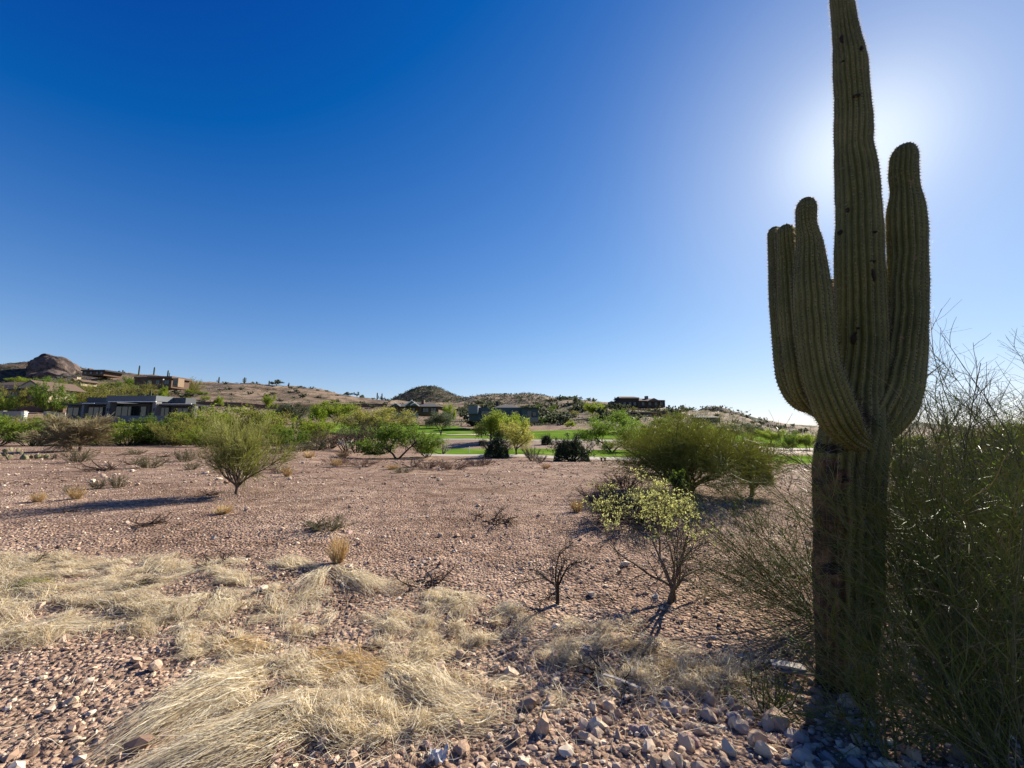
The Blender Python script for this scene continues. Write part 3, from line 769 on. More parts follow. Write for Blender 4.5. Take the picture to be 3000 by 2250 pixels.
# ------------------------------------------------------------------ VEGETATION builders (unit plants, base at origin)
def tree_proto(name, cat, h=4.0, w=5.0, fork=.25, trunks=2, nl2=16, nl3=150, leaves=3600, leaf=.14, lm='leaf_lime', bm='bark', flat=.75, droop=.0, seed=1, lean=.35, density_jit=.28, tr=.09, low=.0):
    r = np.random.default_rng(seed)
    S = np.zeros((trunks, 3)); S[:, :2] = r.normal(0, .04 * h, (trunks, 2)); S[:, 2] = -.15
    a = np.arange(trunks) / trunks * 6.283 + r.uniform(0, 6)
    d = np.stack([np.cos(a) * lean, np.sin(a) * lean, np.ones(trunks)], 1) + r.normal(0, .1, (trunks, 3))
    P1 = grow(S, d, np.full(trunks, h * .5), 7, .14, .02, r)
    P2, _, t2 = spawn(P1, nl2, .45 if fork > .2 else .2, 1, .5, 1.1, h * .55, 6, .13, .06 - low, r, .2)
    P3, _, _ = spawn(P2, nl3, .25, 1, .4, 1.1, h * .28, 5, .18, .03 - droop, r)
    for P in (P2, P3):
        P[..., 2] = np.where(P[..., 2] > h * .93, h * .93 + (P[..., 2] - h * .93) * .2, P[..., 2])
    w0 = max(np.abs(P3[..., :2]).max(), .1); sx = (w / 2) / np.percentile(np.abs(P3[..., :2]), 98.5)
    for P in (P2, P3): P[..., :2] *= 1 + (sx - 1) * np.clip(P[..., 2:3] / (h * .4), 0, 1)
    P1[..., :2] *= 1 + (sx - 1) * np.clip(P1[..., 2:3] / (h * .4), 0, 1)
    V, Fs = join([tubes(P1, tr * h / 4, tr * .45 * h / 4, 7), tubes(P2, tr * .4 * h / 4, tr * .12 * h / 4, 4), tubes(P3, tr * .13 * h / 4, .006 * h / 4, 3)])
    C, D = along(P3, leaves, h * .035, r, .15); C = C + r.normal(0, h * density_jit * .1, C.shape) * np.array([1, 1, flat])
    C[:, 2] = np.maximum(C[:, 2], h * .12)
    LV, LF = cards(C, leaf * r.uniform(.6, 1.4, leaves), 2.2, r, .3)
    root = thing(name, 'tree', cat)
    ks = [link('trunk', mk_mesh('trunk', V, Fs, M[bm], True), root), link('crown', mk_mesh('crown', LV, [LF], M[lm]), root)]
    return {'root': root, 'kids': ks, 'h': h, 'w': w}
def bush_proto(name, cat, h=1.5, w=2.0, stems=26, twigs=260, leaves=2600, leaf=.06, lm='leaf_dark', bm='bark', seed=1, spread=.9, twigr=.006, aspect=2.5, crownname='foliage', shell=0):
    r = np.random.default_rng(seed)
    a = r.uniform(0, 6.283, stems); e = np.sqrt(r.uniform(0, 1, stems)) * spread
    d = np.stack([np.cos(a) * e, np.sin(a) * e, np.full(stems, .8)], 1)
    S = np.stack([np.cos(a) * .06 * w, np.sin(a) * .06 * w, np.full(stems, -.05)], 1)
    P1 = grow(S, d, h * .95 * r.uniform(.75, 1.1, stems), 6, .12, .03, r)
    P2, _, _ = spawn(P1, twigs, .2, 1, .3, 1.0, h * .38, 5, .16, .05, r)
    k = (w / 2) / np.percentile(np.abs(P2[..., :2]), 97); P1[..., :2] *= k; P2[..., :2] *= k
    kz = h / np.percentile(P2[..., 2], 98); P1[..., 2] *= kz; P2[..., 2] *= kz
    P2[..., 2] = np.maximum(P2[..., 2], .02)
    V, Fs = join([tubes(P1, twigr * 2.2, twigr, 4), tubes(P2, twigr, twigr * .4, 3)])
    root = thing(name, 'bush', cat)
    ks = [link('stems', mk_mesh('stems', V, Fs, M[bm]), root)]
    if leaves:
        C, D = along(P2, leaves, h * .03, r, .1); C[:, 2] = np.maximum(C[:, 2], .02)
        if shell:
            d = nrm(r.normal(0, 1, (shell, 3))); d[:, 2] = np.abs(d[:, 2]) * 1.1 - .12
            lump = 1 + .22 * fbm(d[:, 0] * 2.2 + 5, d[:, 1] * 2.2 + d[:, 2] * 2, 3, seed)
            C2 = d * np.array([w * .46, w * .46, h * .92]) * (lump * r.uniform(.62, 1.0, shell) ** .5)[:, None]; C2[:, 2] = np.maximum(C2[:, 2], .02)
            C = np.concatenate([C[:leaves // 2], C2])
        LV, LF = cards(C, leaf * r.uniform(.6, 1.4, len(C)), aspect, r)
        ks.append(link(crownname, mk_mesh(crownname, LV, [LF], M[lm]), root))
    return {'root': root, 'kids': ks, 'h': h, 'w': w}
def put(proto, label, px, pbase, ptop, wpx, name=None, group=None, cat=None, rot=None, y=None, clampw=True):
    """stand a plant so that it covers the photo from pbase up to ptop, wpx wide"""
    g = G(px, pbase) if y is None else Gy(px, y)
    if y is not None: g = np.array([at(px, pbase, y)[0], y, g[2]])
    s = mpp((pbase + ptop) / 2, g[1])
    hh = (pbase - ptop) * s if y is None else (at(px, ptop, y)[2] - g[2]); ww = wpx * s
    sz = hh / proto['h']; sx = ww / proto['w']
    return place(proto, label, g, random.uniform(0, 6.28) if rot is None else rot, (sx, sx, sz), group, name, cat)

# --- prototypes
t_lime = [tree_proto('palo_verde_tree', 'tree', seed=s, lm='leaf_lime', leaves=11000, leaf=.15, flat=.8) for s in (11, 12, 13)]
t_mesq = [tree_proto('mesquite_tree', 'tree', seed=s, lm='leaf_green', leaves=11000, leaf=.14, w=6, low=.03) for s in (21, 22)]
t_grey = [tree_proto('ironwood_tree', 'tree', seed=s, lm='leaf_grey', leaves=10000, leaf=.13, w=4.6) for s in (31, 32)]
t_dark = [tree_proto('olive_tree', 'tree', seed=s, lm='leaf_olive', leaves=9500, leaf=.13, w=4.2, nl3=110) for s in (41,)]
t_far = [tree_proto('desert_tree', 'tree', seed=s, lm='leaf_grey', leaves=2200, leaf=.30, nl2=12, nl3=60) for s in (51, 52)]
b_green = [bush_proto('green_bush', 'bush', h=3, w=5, stems=30, twigs=330, leaves=10500, leaf=.15, lm='leaf_lime', bm='bark_green', seed=s, twigr=.014) for s in (61, 62)]
b_mid = [bush_proto('mesquite_bush', 'bush', h=3, w=5, stems=30, twigs=330, leaves=10000, leaf=.15, lm='leaf_green', bm='bark_green', seed=s, twigr=.014) for s in (63, 64)]
b_olive = [bush_proto('olive_bush', 'bush', h=3, w=4.5, stems=30, twigs=420, leaves=9000, leaf=.13, lm='leaf_olive', bm='bark_green', seed=s, twigr=.014, aspect=4) for s in (65, 66)]
b_brown = [bush_proto('brown_bush', 'bush', h=1.6, w=3, stems=26, twigs=420, leaves=1500, leaf=.08, lm='leaf_brown', bm='dead', seed=s, twigr=.01, aspect=4) for s in (67, 68)]
b_dark = [bush_proto('dark_round_bush', 'bush', shell=9000, h=2.6, w=3.6, stems=40, twigs=500, leaves=5500, leaf=.15, lm='leaf_dark', bm='bark', seed=s, twigr=.012, spread=1.1) for s in (71, 72)]
b_hill = [bush_proto('hillside_bush', 'bush', h=2, w=3.2, stems=10, twigs=40, leaves=260, leaf=.5, lm='leaf_grey', bm='bark', seed=s, twigr=.03, aspect=1.5) for s in (73, 74, 75)]

# --- trees one by one (label, kind, px, base, top, width)
TREES = [
 (t_mesq[0], 'bright green mesquite with two dark leaning trunks at the far edge of the lot', 1172, 1345, 1214, 236, 'mesquite_tree', 'tree', None),
 (t_dark[0], 'yellow-green tree standing behind the two-trunked mesquite, above a brown thicket', 1092, 1262, 1180, 172, 'palo_verde_tree', 'tree', 86),
 (t_grey[0], 'grey-green round tree at the left end of the fairway', 868, 1238, 1172, 112, 'ironwood_tree', 'tree', 94),
 (t_lime[1], 'lime green tree behind the left end of the fairway, right of the grey-green round tree', 985, 1212, 1168, 128, 'palo_verde_tree', 'tree', 118),
 (t_lime[0], 'small lime tree with a bent trunk just right of the grey-green round tree', 930, 1214, 1178, 60, 'palo_verde_tree', 'tree', 112),
 (t_grey[1], 'dark green tree with slanting trunk on the fairway in front of the tile-roofed house', 1295, 1266, 1194, 88, 'ironwood_tree', 'tree', 90),
 (t_lime[2], 'small bright tree close behind the dark tree with a slanting trunk', 1315, 1212, 1171, 46, 'palo_verde_tree', 'tree', 128),
 (t_lime[0], 'large lime green tree with a black forked trunk before the blue-grey house', 1440, 1294, 1190, 150, 'palo_verde_tree', 'tree', 68),
 (t_lime[2], 'lime green tree right of the black forked trunk, hiding part of the blue-grey house', 1500, 1286, 1198, 110, 'palo_verde_tree', 'tree', 72),
 (t_dark[0], 'open olive tree with several pinkish trunks between the two dark round bushes', 1512, 1334, 1222, 118, 'olive_tree', 'tree', None),
 (t_mesq[1], 'wide dark green tree at the right end of the fairway beside the big yellow-green shrub', 1795, 1312, 1208, 190, 'mesquite_tree', 'tree', 54),
 (t_mesq[0], 'leaning green tree on the slope above the wide dark tree, below the hilltop house', 1820, 1262, 1188, 140, 'mesquite_tree', 'tree', 100),
 (t_lime[1], 'tall yellow-green tree just left of the terraced brown house', 1740, 1200, 1176, 60, 'palo_verde_tree', 'tree', 170),
 (t_lime[0], 'small pinkish-stemmed sapling on the sandy slope above the fairway', 1672, 1258, 1230, 32, 'palo_verde_tree', 'tree', 120),
 (t_grey[0], 'dark green tree behind the far fairway, leftmost of the row beside the giant cactus', 2195, 1296, 1236, 78, 'ironwood_tree', 'tree', 92),
 (t_lime[1], 'green tree in the middle of the row left of the giant cactus', 2262, 1306, 1252, 74, 'palo_verde_tree', 'tree', 84),
 (t_mesq[1], 'dark-trunked tree on the far path nearest the left side of the giant cactus', 2322, 1326, 1256, 70, 'mesquite_tree', 'tree', 70),
 (t_lime[2], 'bright tree with twin stems half hidden by the giant cactus trunk', 2364, 1326, 1262, 64, 'palo_verde_tree', 'tree', 71),
 (t_lime[0], 'green tree beyond the lawn just right of the giant cactus', 2650, 1332, 1266, 90, 'palo_verde_tree', 'tree', 66),
 (t_mesq[1], 'dark green tree beyond the lawn, second to the right of the giant cactus', 2735, 1326, 1262, 96, 'mesquite_tree', 'tree', 74),
 (t_lime[2], 'green tree beyond the lawn, third to the right of the giant cactus', 2830, 1330, 1262, 90, 'palo_verde_tree', 'tree', 68),
 (t_mesq[0], 'dark tree beyond the lawn near the right picture edge', 2940, 1332, 1258, 110, 'mesquite_tree', 'tree', 66),
 (t_grey[1], 'low dark tree beyond the gap between the yellow-green shrub and the far path', 2120, 1290, 1238, 90, 'ironwood_tree', 'tree', 88),
 (t_lime[0], 'lime green tree among dark ones beyond the lawn right of the big yellow-green shrub', 2060, 1288, 1232, 100, 'palo_verde_tree', 'tree', 86),
 (t_mesq[0], 'dark green tree low on the slope under the terraced brown house', 1950, 1266, 1214, 130, 'mesquite_tree', 'tree', 110),
 (t_far[0], 'round solitary tree on the skyline between two thin ridge cacti', 810, 1142, 1111, 44, 'desert_tree', 'tree', 338),
 (t_far[1], 'grey tree on the skyline left of the round solitary tree', 748, 1140, 1118, 30, 'desert_tree', 'tree', 336),
 (t_far[0], 'pale grey tree on the falling skyline right of the round solitary tree', 884, 1150, 1130, 28, 'desert_tree', 'tree', 330),
 (t_far[1], 'spreading tree on the skyline at the foot of the left slope, before the cone-shaped hill', 1048, 1176, 1148, 34, 'desert_tree', 'tree', 330),
 (t_far[0], 'dark double bush-like tree just left of the spreading skyline tree', 1018, 1172, 1147, 38, 'desert_tree', 'tree', 334),
 (t_far[1], 'green tree on the right-hand hill skyline, left of the hilltop house', 1670, 1182, 1160, 44, 'desert_tree', 'tree', 320),
 (t_far[0], 'feathery pale tree on the skyline close to the hilltop house', 1738, 1182, 1164, 26, 'desert_tree', 'tree', 322),
 (t_far[1], 'thin tree touching the left side of the hilltop house', 1802, 1182, 1163, 24, 'desert_tree', 'tree', 262),
 (t_mesq[1], 'dark rounded tree standing above the cream gabled house', 160, 1130, 1098, 84, 'mesquite_tree', 'tree', 230),
 (t_mesq[0], 'dark tree left of the tan flat-roofed house', 372, 1136, 1094, 60, 'mesquite_tree', 'tree', 225),
 (t_lime[1], 'rounded lime tree at the left foot of the rock butte', 62, 1114, 1102, 46, 'palo_verde_tree', 'tree', 300),
 (t_lime[0], 'bright green small tree in front of the tan flat-roofed house', 476, 1150, 1124, 30, 'palo_verde_tree', 'tree', 190),
 (t_lime[2], 'small light green tree in front of the long block wall', 645, 1176, 1154, 24, 'palo_verde_tree', 'tree', 160),
 (t_lime[1], 'flat-topped small green tree above the right part of the long block wall', 790, 1178, 1150, 40, 'palo_verde_tree', 'tree', 165),
]
for pr, lab, px, pb, pt, w, nm, cat, y in TREES: put(pr, lab, px, pb, pt, w, nm, None, cat, None, y)

BUSHES = [
 (b_dark[0], 'dark round bush left of the open olive tree at the path', 1456, 1340, 1277, 82, 'dark_round_bush', None),
 (b_dark[1], 'largest dark round bush, beside the path and right of the open olive tree', 1675, 1352, 1276, 116, 'dark_round_bush', None),
 (b_dark[0], 'small dark round bush on the brown gravel bank beyond the lawn', 1601, 1302, 1272, 36, 'dark_round_bush', 66),
 (b_dark[1], 'smallest dark bush at the foot of the lime tree with the black trunk', 1412, 1306, 1288, 20, 'dark_round_bush', 63),
 (b_mid[0], 'dark green bush under the wide dark tree beyond the lawn', 1772, 1322, 1292, 60, 'mesquite_bush', 57),
 (b_brown[0], 'small olive-brown bush between the open olive tree and the largest dark bush', 1562, 1350, 1308, 66, 'brown_bush', None),
 (b_brown[1], 'low grey-brown bush beside the largest dark round bush', 1580, 1357, 1332, 50, 'brown_bush', None),
 (b_green[0], 'bright green bush at the left edge above the prickly pear', -20, 1300, 1230, 170, 'green_bush', 46),
 (b_mid[0], 'darker green bush left of the bare-branched tree', 95, 1302, 1234, 190, 'mesquite_bush', 47),
 (b_olive[0], 'olive bush close behind the bare-branched tree', 210, 1300, 1230, 150, 'olive_bush', 50),
 (b_green[1], 'lime green bush right of the bare-branched tree, below the terrace wall', 372, 1300, 1240, 190, 'green_bush', 49),
 (b_mid[1], 'dark green bush in front of the right wing of the grey modern house', 485, 1304, 1226, 150, 'mesquite_bush', 50),
 (b_olive[1], 'tall olive bush at the right corner of the grey modern house', 560, 1304, 1208, 130, 'olive_bush', 51),
 (b_green[0], 'bright lime bush low on the ground left of the slender palo verde', 590, 1302, 1252, 110, 'green_bush', 44),
 (b_green[1], 'large lime bush behind the slender palo verde', 680, 1298, 1198, 210, 'green_bush', 56),
 (b_olive[0], 'olive bush right of and behind the slender palo verde', 752, 1296, 1204, 150, 'olive_bush', 55),
 (b_green[0], 'rounded lime bush at the right end of the long hedge of bushes', 868, 1290, 1226, 150, 'green_bush', 56),
 (b_mid[0], 'dark green bush in front of the rounded lime bush', 842, 1306, 1258, 110, 'mesquite_bush', 47),
 (b_green[1], 'lime bush behind the olive bush right of the slender palo verde', 930, 1288, 1236, 90, 'green_bush', 58),
 (b_olive[0], 'grey-olive bush filling the gap left of the slender palo verde', 520, 1302, 1236, 120, 'olive_bush', 46),
 (b_green[0], 'lime bush filling the hedge left of the grey modern house terrace', 300, 1300, 1244, 140, 'green_bush', 50),
 (b_brown[0], 'brown thicket left of the two-trunked mesquite', 1052, 1312, 1232, 130, 'brown_bush', 50),
 (b_brown[1], 'dark brown thicket behind the pale cholla', 965, 1304, 1256, 120, 'brown_bush', 52),
 (b_mid[1], 'green bush touching the right side of the two-trunked mesquite', 1252, 1334, 1268, 90, 'mesquite_bush', 41),
 (b_olive[1], 'olive bush hidden low behind the left bushes near the white pillar', 60, 1262, 1222, 120, 'olive_bush', 62),
 (b_olive[0], 'thin olive bush in front of the pale garden wall', 150, 1252, 1214, 90, 'olive_bush', 66),
 (b_mid[1], 'green bush between the white pillar and the left bushes', -60, 1262, 1216, 120, 'mesquite_bush', 60),
 (b_olive[1], 'grey-green bush in front of the cream gabled house', 52, 1168, 1132, 70, 'olive_bush', 124),
 (b_green[1], 'lime bush at the left edge below the cream gabled house', 12, 1186, 1160, 60, 'green_bush', 112),
 (b_olive[0], 'large olive bush above the grey modern house roof, left part', 232, 1160, 1126, 150, 'olive_bush', 150),
 (b_olive[1], 'large olive bush on the slope below the small pale house', 305, 1156, 1128, 110, 'olive_bush', 165),
 (b_mid[1], 'dark bush in front of the right end of the cream gabled house', 150, 1168, 1128, 84, 'mesquite_bush', 118),
 (b_olive[0], 'olive bush on the slope in front of the tan flat-roofed house', 420, 1144, 1126, 80, 'olive_bush', 200),
 (b_olive[1], 'sparse bush on the slope right of the tan flat-roofed house', 562, 1130, 1112, 56, 'olive_bush', 235),
 (b_brown[1], 'low brown bush between lawn and path, seen left of the giant cactus', 2282, 1366, 1338, 60, 'brown_bush', 34),
]
for pr, lab, px, pb, pt, w, nm, y in BUSHES: put(pr, lab, px, pb, pt, w, nm, 'bushes behind the gravel lot' if pb > 1290 and px < 900 else None, 'bush', None, y)

# --- bushes dotted over the far slopes
rr = random.Random(5); cnt = 0
for k in range(900):
    if cnt >= 285: break
    px = rr.uniform(-40, 2360); y = rr.uniform(125, 345)
    dens = 1.0 if 1350 < px < 2050 else (.75 if px < 560 else .75 if px < 1150 else .6)
    if rr.random() > dens or (880 < px < 2300 and y < 140): continue
    g = Gy(px, y)
    if (560 < px < 1060 and y < 235 and rr.random() < .6): continue
    s = rr.uniform(.6, 1.6) * (1.6 if 1350 < px < 2050 else 1.3 if px < 560 else .9)
    place(rr.choice(b_hill), 'small grey-green bush dotted on the far dry slopes', g - np.array([0, 0, .2]), rr.uniform(0, 6.28), (s * 1.2, s * 1.2, s * rr.uniform(.7, 1.1)), 'bushes dotted over the far slopes', 'hillside_bush', 'bush')
    cnt += 1
for k in range(100):
    px = rr.uniform(130, 600) if k < 74 else rr.uniform(1560, 2060); y = rr.uniform(128, 262) if k < 74 else rr.uniform(150, 300)
    g = Gy(px, y); s = rr.uniform(.7, 1.25)
    place(rr.choice([b_olive[0], b_olive[1], b_mid[0], b_mid[1], b_green[0]]), 'rounded olive bush on the slope around the butte-side houses' if k < 74 else 'rounded olive bush on the slope below the hilltop house', g, rr.uniform(0, 6.28), (s, s, s * rr.uniform(.7, 1)), 'large bushes on the left slope' if k < 74 else 'large bushes below the hilltop house', 'slope_bush', 'bush')
# a thicker scatter that nobody could count, as one mass
def far_scrub():
    r = np.random.default_rng(99); n = 6500
    px = r.uniform(-100, 2400, n); y = r.uniform(120, 348, n)
    keep = ~((px > 880) & (px < 2300) & (y < 138)) & ((r.random(n) < .4) | (px < 520) | ((px > 1330) & (px < 2200)))
    px, y = px[keep], y[keep]; x = (px - 1500) / 1133 * y; z = H(x, y)
    Cs = []; 
    for k in range(13):
        Cs.append(np.stack([x, y, z], 1) + r.normal(0, 1, (len(x), 3)) * np.array([.75, .75, .4]) + np.array([0, 0, .45]))
    C = np.concatenate(Cs); V, Fq = cards(C, r.uniform(.3, .75, len(C)), 1.4, r)
    link('scrub', mk_mesh('scrub', V, [Fq], M['leaf_grey']), kind='stuff')
far_scrub()
def hill_scrub():
    """scrub on the two far hills"""
    r = np.random.default_rng(98); n = 1500; Cs = []
    dg = bpy.context.evaluated_depsgraph_get()
    for nm in ('hill', 'ridge_hill', 'stony_mound', 'hill_shoulder'):
        me = bpy.data.objects[nm].data; V = np.empty(len(me.vertices) * 3, np.float32); me.vertices.foreach_get('co', V); V = V.reshape(-1, 3)
        half = len(V) * 6 // 10
        P = V[r.integers(0, half, n if nm != 'stony_mound' else 150)] + r.normal(0, 1.2, (n if nm != 'stony_mound' else 150, 3)) * np.array([1, 1, .1])
        for k in range(5): Cs.append(P + r.normal(0, 1, P.shape) * np.array([1.1, 1.1, .6]) + np.array([0, 0, .6]))
    C = np.concatenate(Cs); V, Fq = cards(C, r.uniform(.9, 2.0, len(C)), 1.3, r)
    link('hill_scrub', mk_mesh('hill_scrub', V, [Fq], M['leaf_dark']), kind='stuff')
hill_scrub()

# --- small cacti on the skyline
def ribbed_column(R, h, ribs=12, rings=14):
    th = np.arange(ribs * 2) / (ribs * 2) * 6.283; V = []
    for k in range(rings):
        f = k / (rings - 1); rad = R * (.8 + .2 * math.sin(f * 3)) * (math.sqrt(max(0, 1 - ((f - .9) / .1) ** 2)) if f > .9 else 1)
        rad = max(rad, .01); q = rad * (1 + .08 * (np.arange(ribs * 2) % 2 * 2 - 1))
        V.append(np.stack([q * np.cos(th), q * np.sin(th), np.full(len(th), h * f)], 1))
    V = np.concatenate(V); nc = ribs * 2
    a = (np.arange(rings - 1) * nc)[:, None]; j = np.arange(nc)[None]
    return V, np.stack([a + j, a + (j + 1) % nc, a + (j + 1) % nc + nc, a + j + nc], -1).reshape(-1, 4)
M['far_cactus'] = plain('far_cactus_skin', (.055, .065, .035), (.035, .04, .022), nscale=3)
def small_saguaro(label, px, pt, pb, y, arms):
    g = Gy(px, y); h = at(px, pt, y)[2] - g[2] + .3; s = mpp(1130, y)
    root = thing('saguaro', label, 'cactus', g - np.array([0, 0, .3]))
    V, Fq = ribbed_column(max(.38, 1.6 * s), h); link('trunk', mk_mesh('trunk', V, [Fq], M['far_cactus'], True), root)
    for side, z0, z1, out in arms:
        P = np.array([[[0, 0, h * z0], [out * side * .6, 0, h * (z0 - .01)], [out * side, 0, h * (z0 + .06)], [out * side, 0, h * (z0 + z1) / 2], [out * side, 0, h * z1]]])
        V, Fq = tubes(P, .34, .26, 8); link('arm', mk_mesh('arm', V, [Fq], M['far_cactus'], True), root)
small_saguaro('leftmost thin cactus column on the ridge above the tan flat-roofed house', 387, 1070, 1086, 342, [])
small_saguaro('short thin cactus on the hilltop right of the leftmost ridge cactus', 432, 1075, 1086, 345, [])
small_saguaro('small branched cactus at the right end of the butte-side hilltop', 474, 1084, 1094, 340, [(1, .3, .7, 1.4)])
small_saguaro('cactus with a low left arm on the ridge between the two hilltops', 628, 1104, 1128, 335, [(-1, .25, .55, 1.6)])
small_saguaro('tall three-armed cactus on the ridge beside a boulder pile', 704, 1105, 1132, 335, [(-1, .3, .8, 1.2), (1, .3, .9, 1.2)])
small_saguaro('armless cactus column just left of the round solitary skyline tree', 778, 1115, 1136, 335, [])
small_saguaro('cactus with a small left stub arm right of the round solitary skyline tree', 837, 1121, 1142, 335, [(-1, .45, .65, .9)])
small_saguaro('left one of the cactus pair near the cone-shaped hill', 1101, 1150, 1172, 335, [(1, .25, .6, 1.1)])
small_saguaro('right one of the cactus pair near the cone-shaped hill', 1115, 1152, 1173, 335, [(-1, .3, .6, 1.0)])
small_saguaro('tiny cactus on the right-hand hill skyline', 1725, 1170, 1184, 322, [])
small_saguaro('thin cactus in front of the tan flat-roofed house', 429, 1143, 1163, 150, [])
small_saguaro('tiny cactus on the slope behind the stony mound', 2190, 1216, 1230, 300, [(1, .3, .7, .9)])

# ------------------------------------------------------------------ THE GIANT CACTUS
def cactus_build(n, l, out):
    tcn = n.new('ShaderNodeTexCoord'); vec = tcn.outputs['Object']
    a = noise(n, l, 3.0, 5, vec); b = noise(n, l, 26, 5, vec, .7); c3 = noise(n, l, 9, 4, vec)
    r = ramp(n, [(.3, (.095, .098, .024)), (.55, (.155, .152, .042)), (.75, (.225, .205, .075))]); l.new(a.outputs[0], r.inputs[0])
    c = mixc(n, l, .45, r.outputs[0], ramp_l(n, l, b.outputs[0]), 'MULTIPLY')
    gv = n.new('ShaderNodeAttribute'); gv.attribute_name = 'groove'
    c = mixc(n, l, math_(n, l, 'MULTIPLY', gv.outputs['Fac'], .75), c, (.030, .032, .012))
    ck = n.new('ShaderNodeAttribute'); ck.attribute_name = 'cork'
    ch = n.new('ShaderNodeAttribute'); ch.attribute_name = 'char_and_hole'
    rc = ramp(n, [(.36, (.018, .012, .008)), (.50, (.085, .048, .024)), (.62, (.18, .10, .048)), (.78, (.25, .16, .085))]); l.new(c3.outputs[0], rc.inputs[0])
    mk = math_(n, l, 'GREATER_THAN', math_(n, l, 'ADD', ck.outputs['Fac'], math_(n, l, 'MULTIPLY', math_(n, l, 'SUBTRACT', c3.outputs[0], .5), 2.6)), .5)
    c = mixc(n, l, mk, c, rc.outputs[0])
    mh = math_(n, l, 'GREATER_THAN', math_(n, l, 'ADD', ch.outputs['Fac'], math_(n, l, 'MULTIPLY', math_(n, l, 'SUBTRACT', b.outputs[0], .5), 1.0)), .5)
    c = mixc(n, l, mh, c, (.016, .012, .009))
    nr = bump(n, l, b.outputs[0], .5, .012)
    l.new(pbsdf(n, l, c, .62, .3, nr).outputs[0], out.inputs[0])
M['cactus'] = mat('cactus_skin', cactus_build)
M['areole'] = plain('areole_felt', (.050, .038, .026), (.02, .016, .012), nscale=40)
M['spine'] = foliage('pale_spines', (.35, .28, .17), (.55, .47, .33), .5, .5, 0)
M['scar'] = plain('black_scar', (.012, .009, .008), (.03, .02, .015), nscale=30)

SG_O = G(2472, 2012)                     # foot of the trunk
SG_Y = SG_O[1]
print('saguaro foot', SG_O)
saguaro = thing('giant_saguaro', 'towering ribbed saguaro cactus with upturned arms, hiding the sun at the right', 'cactus', SG_O)

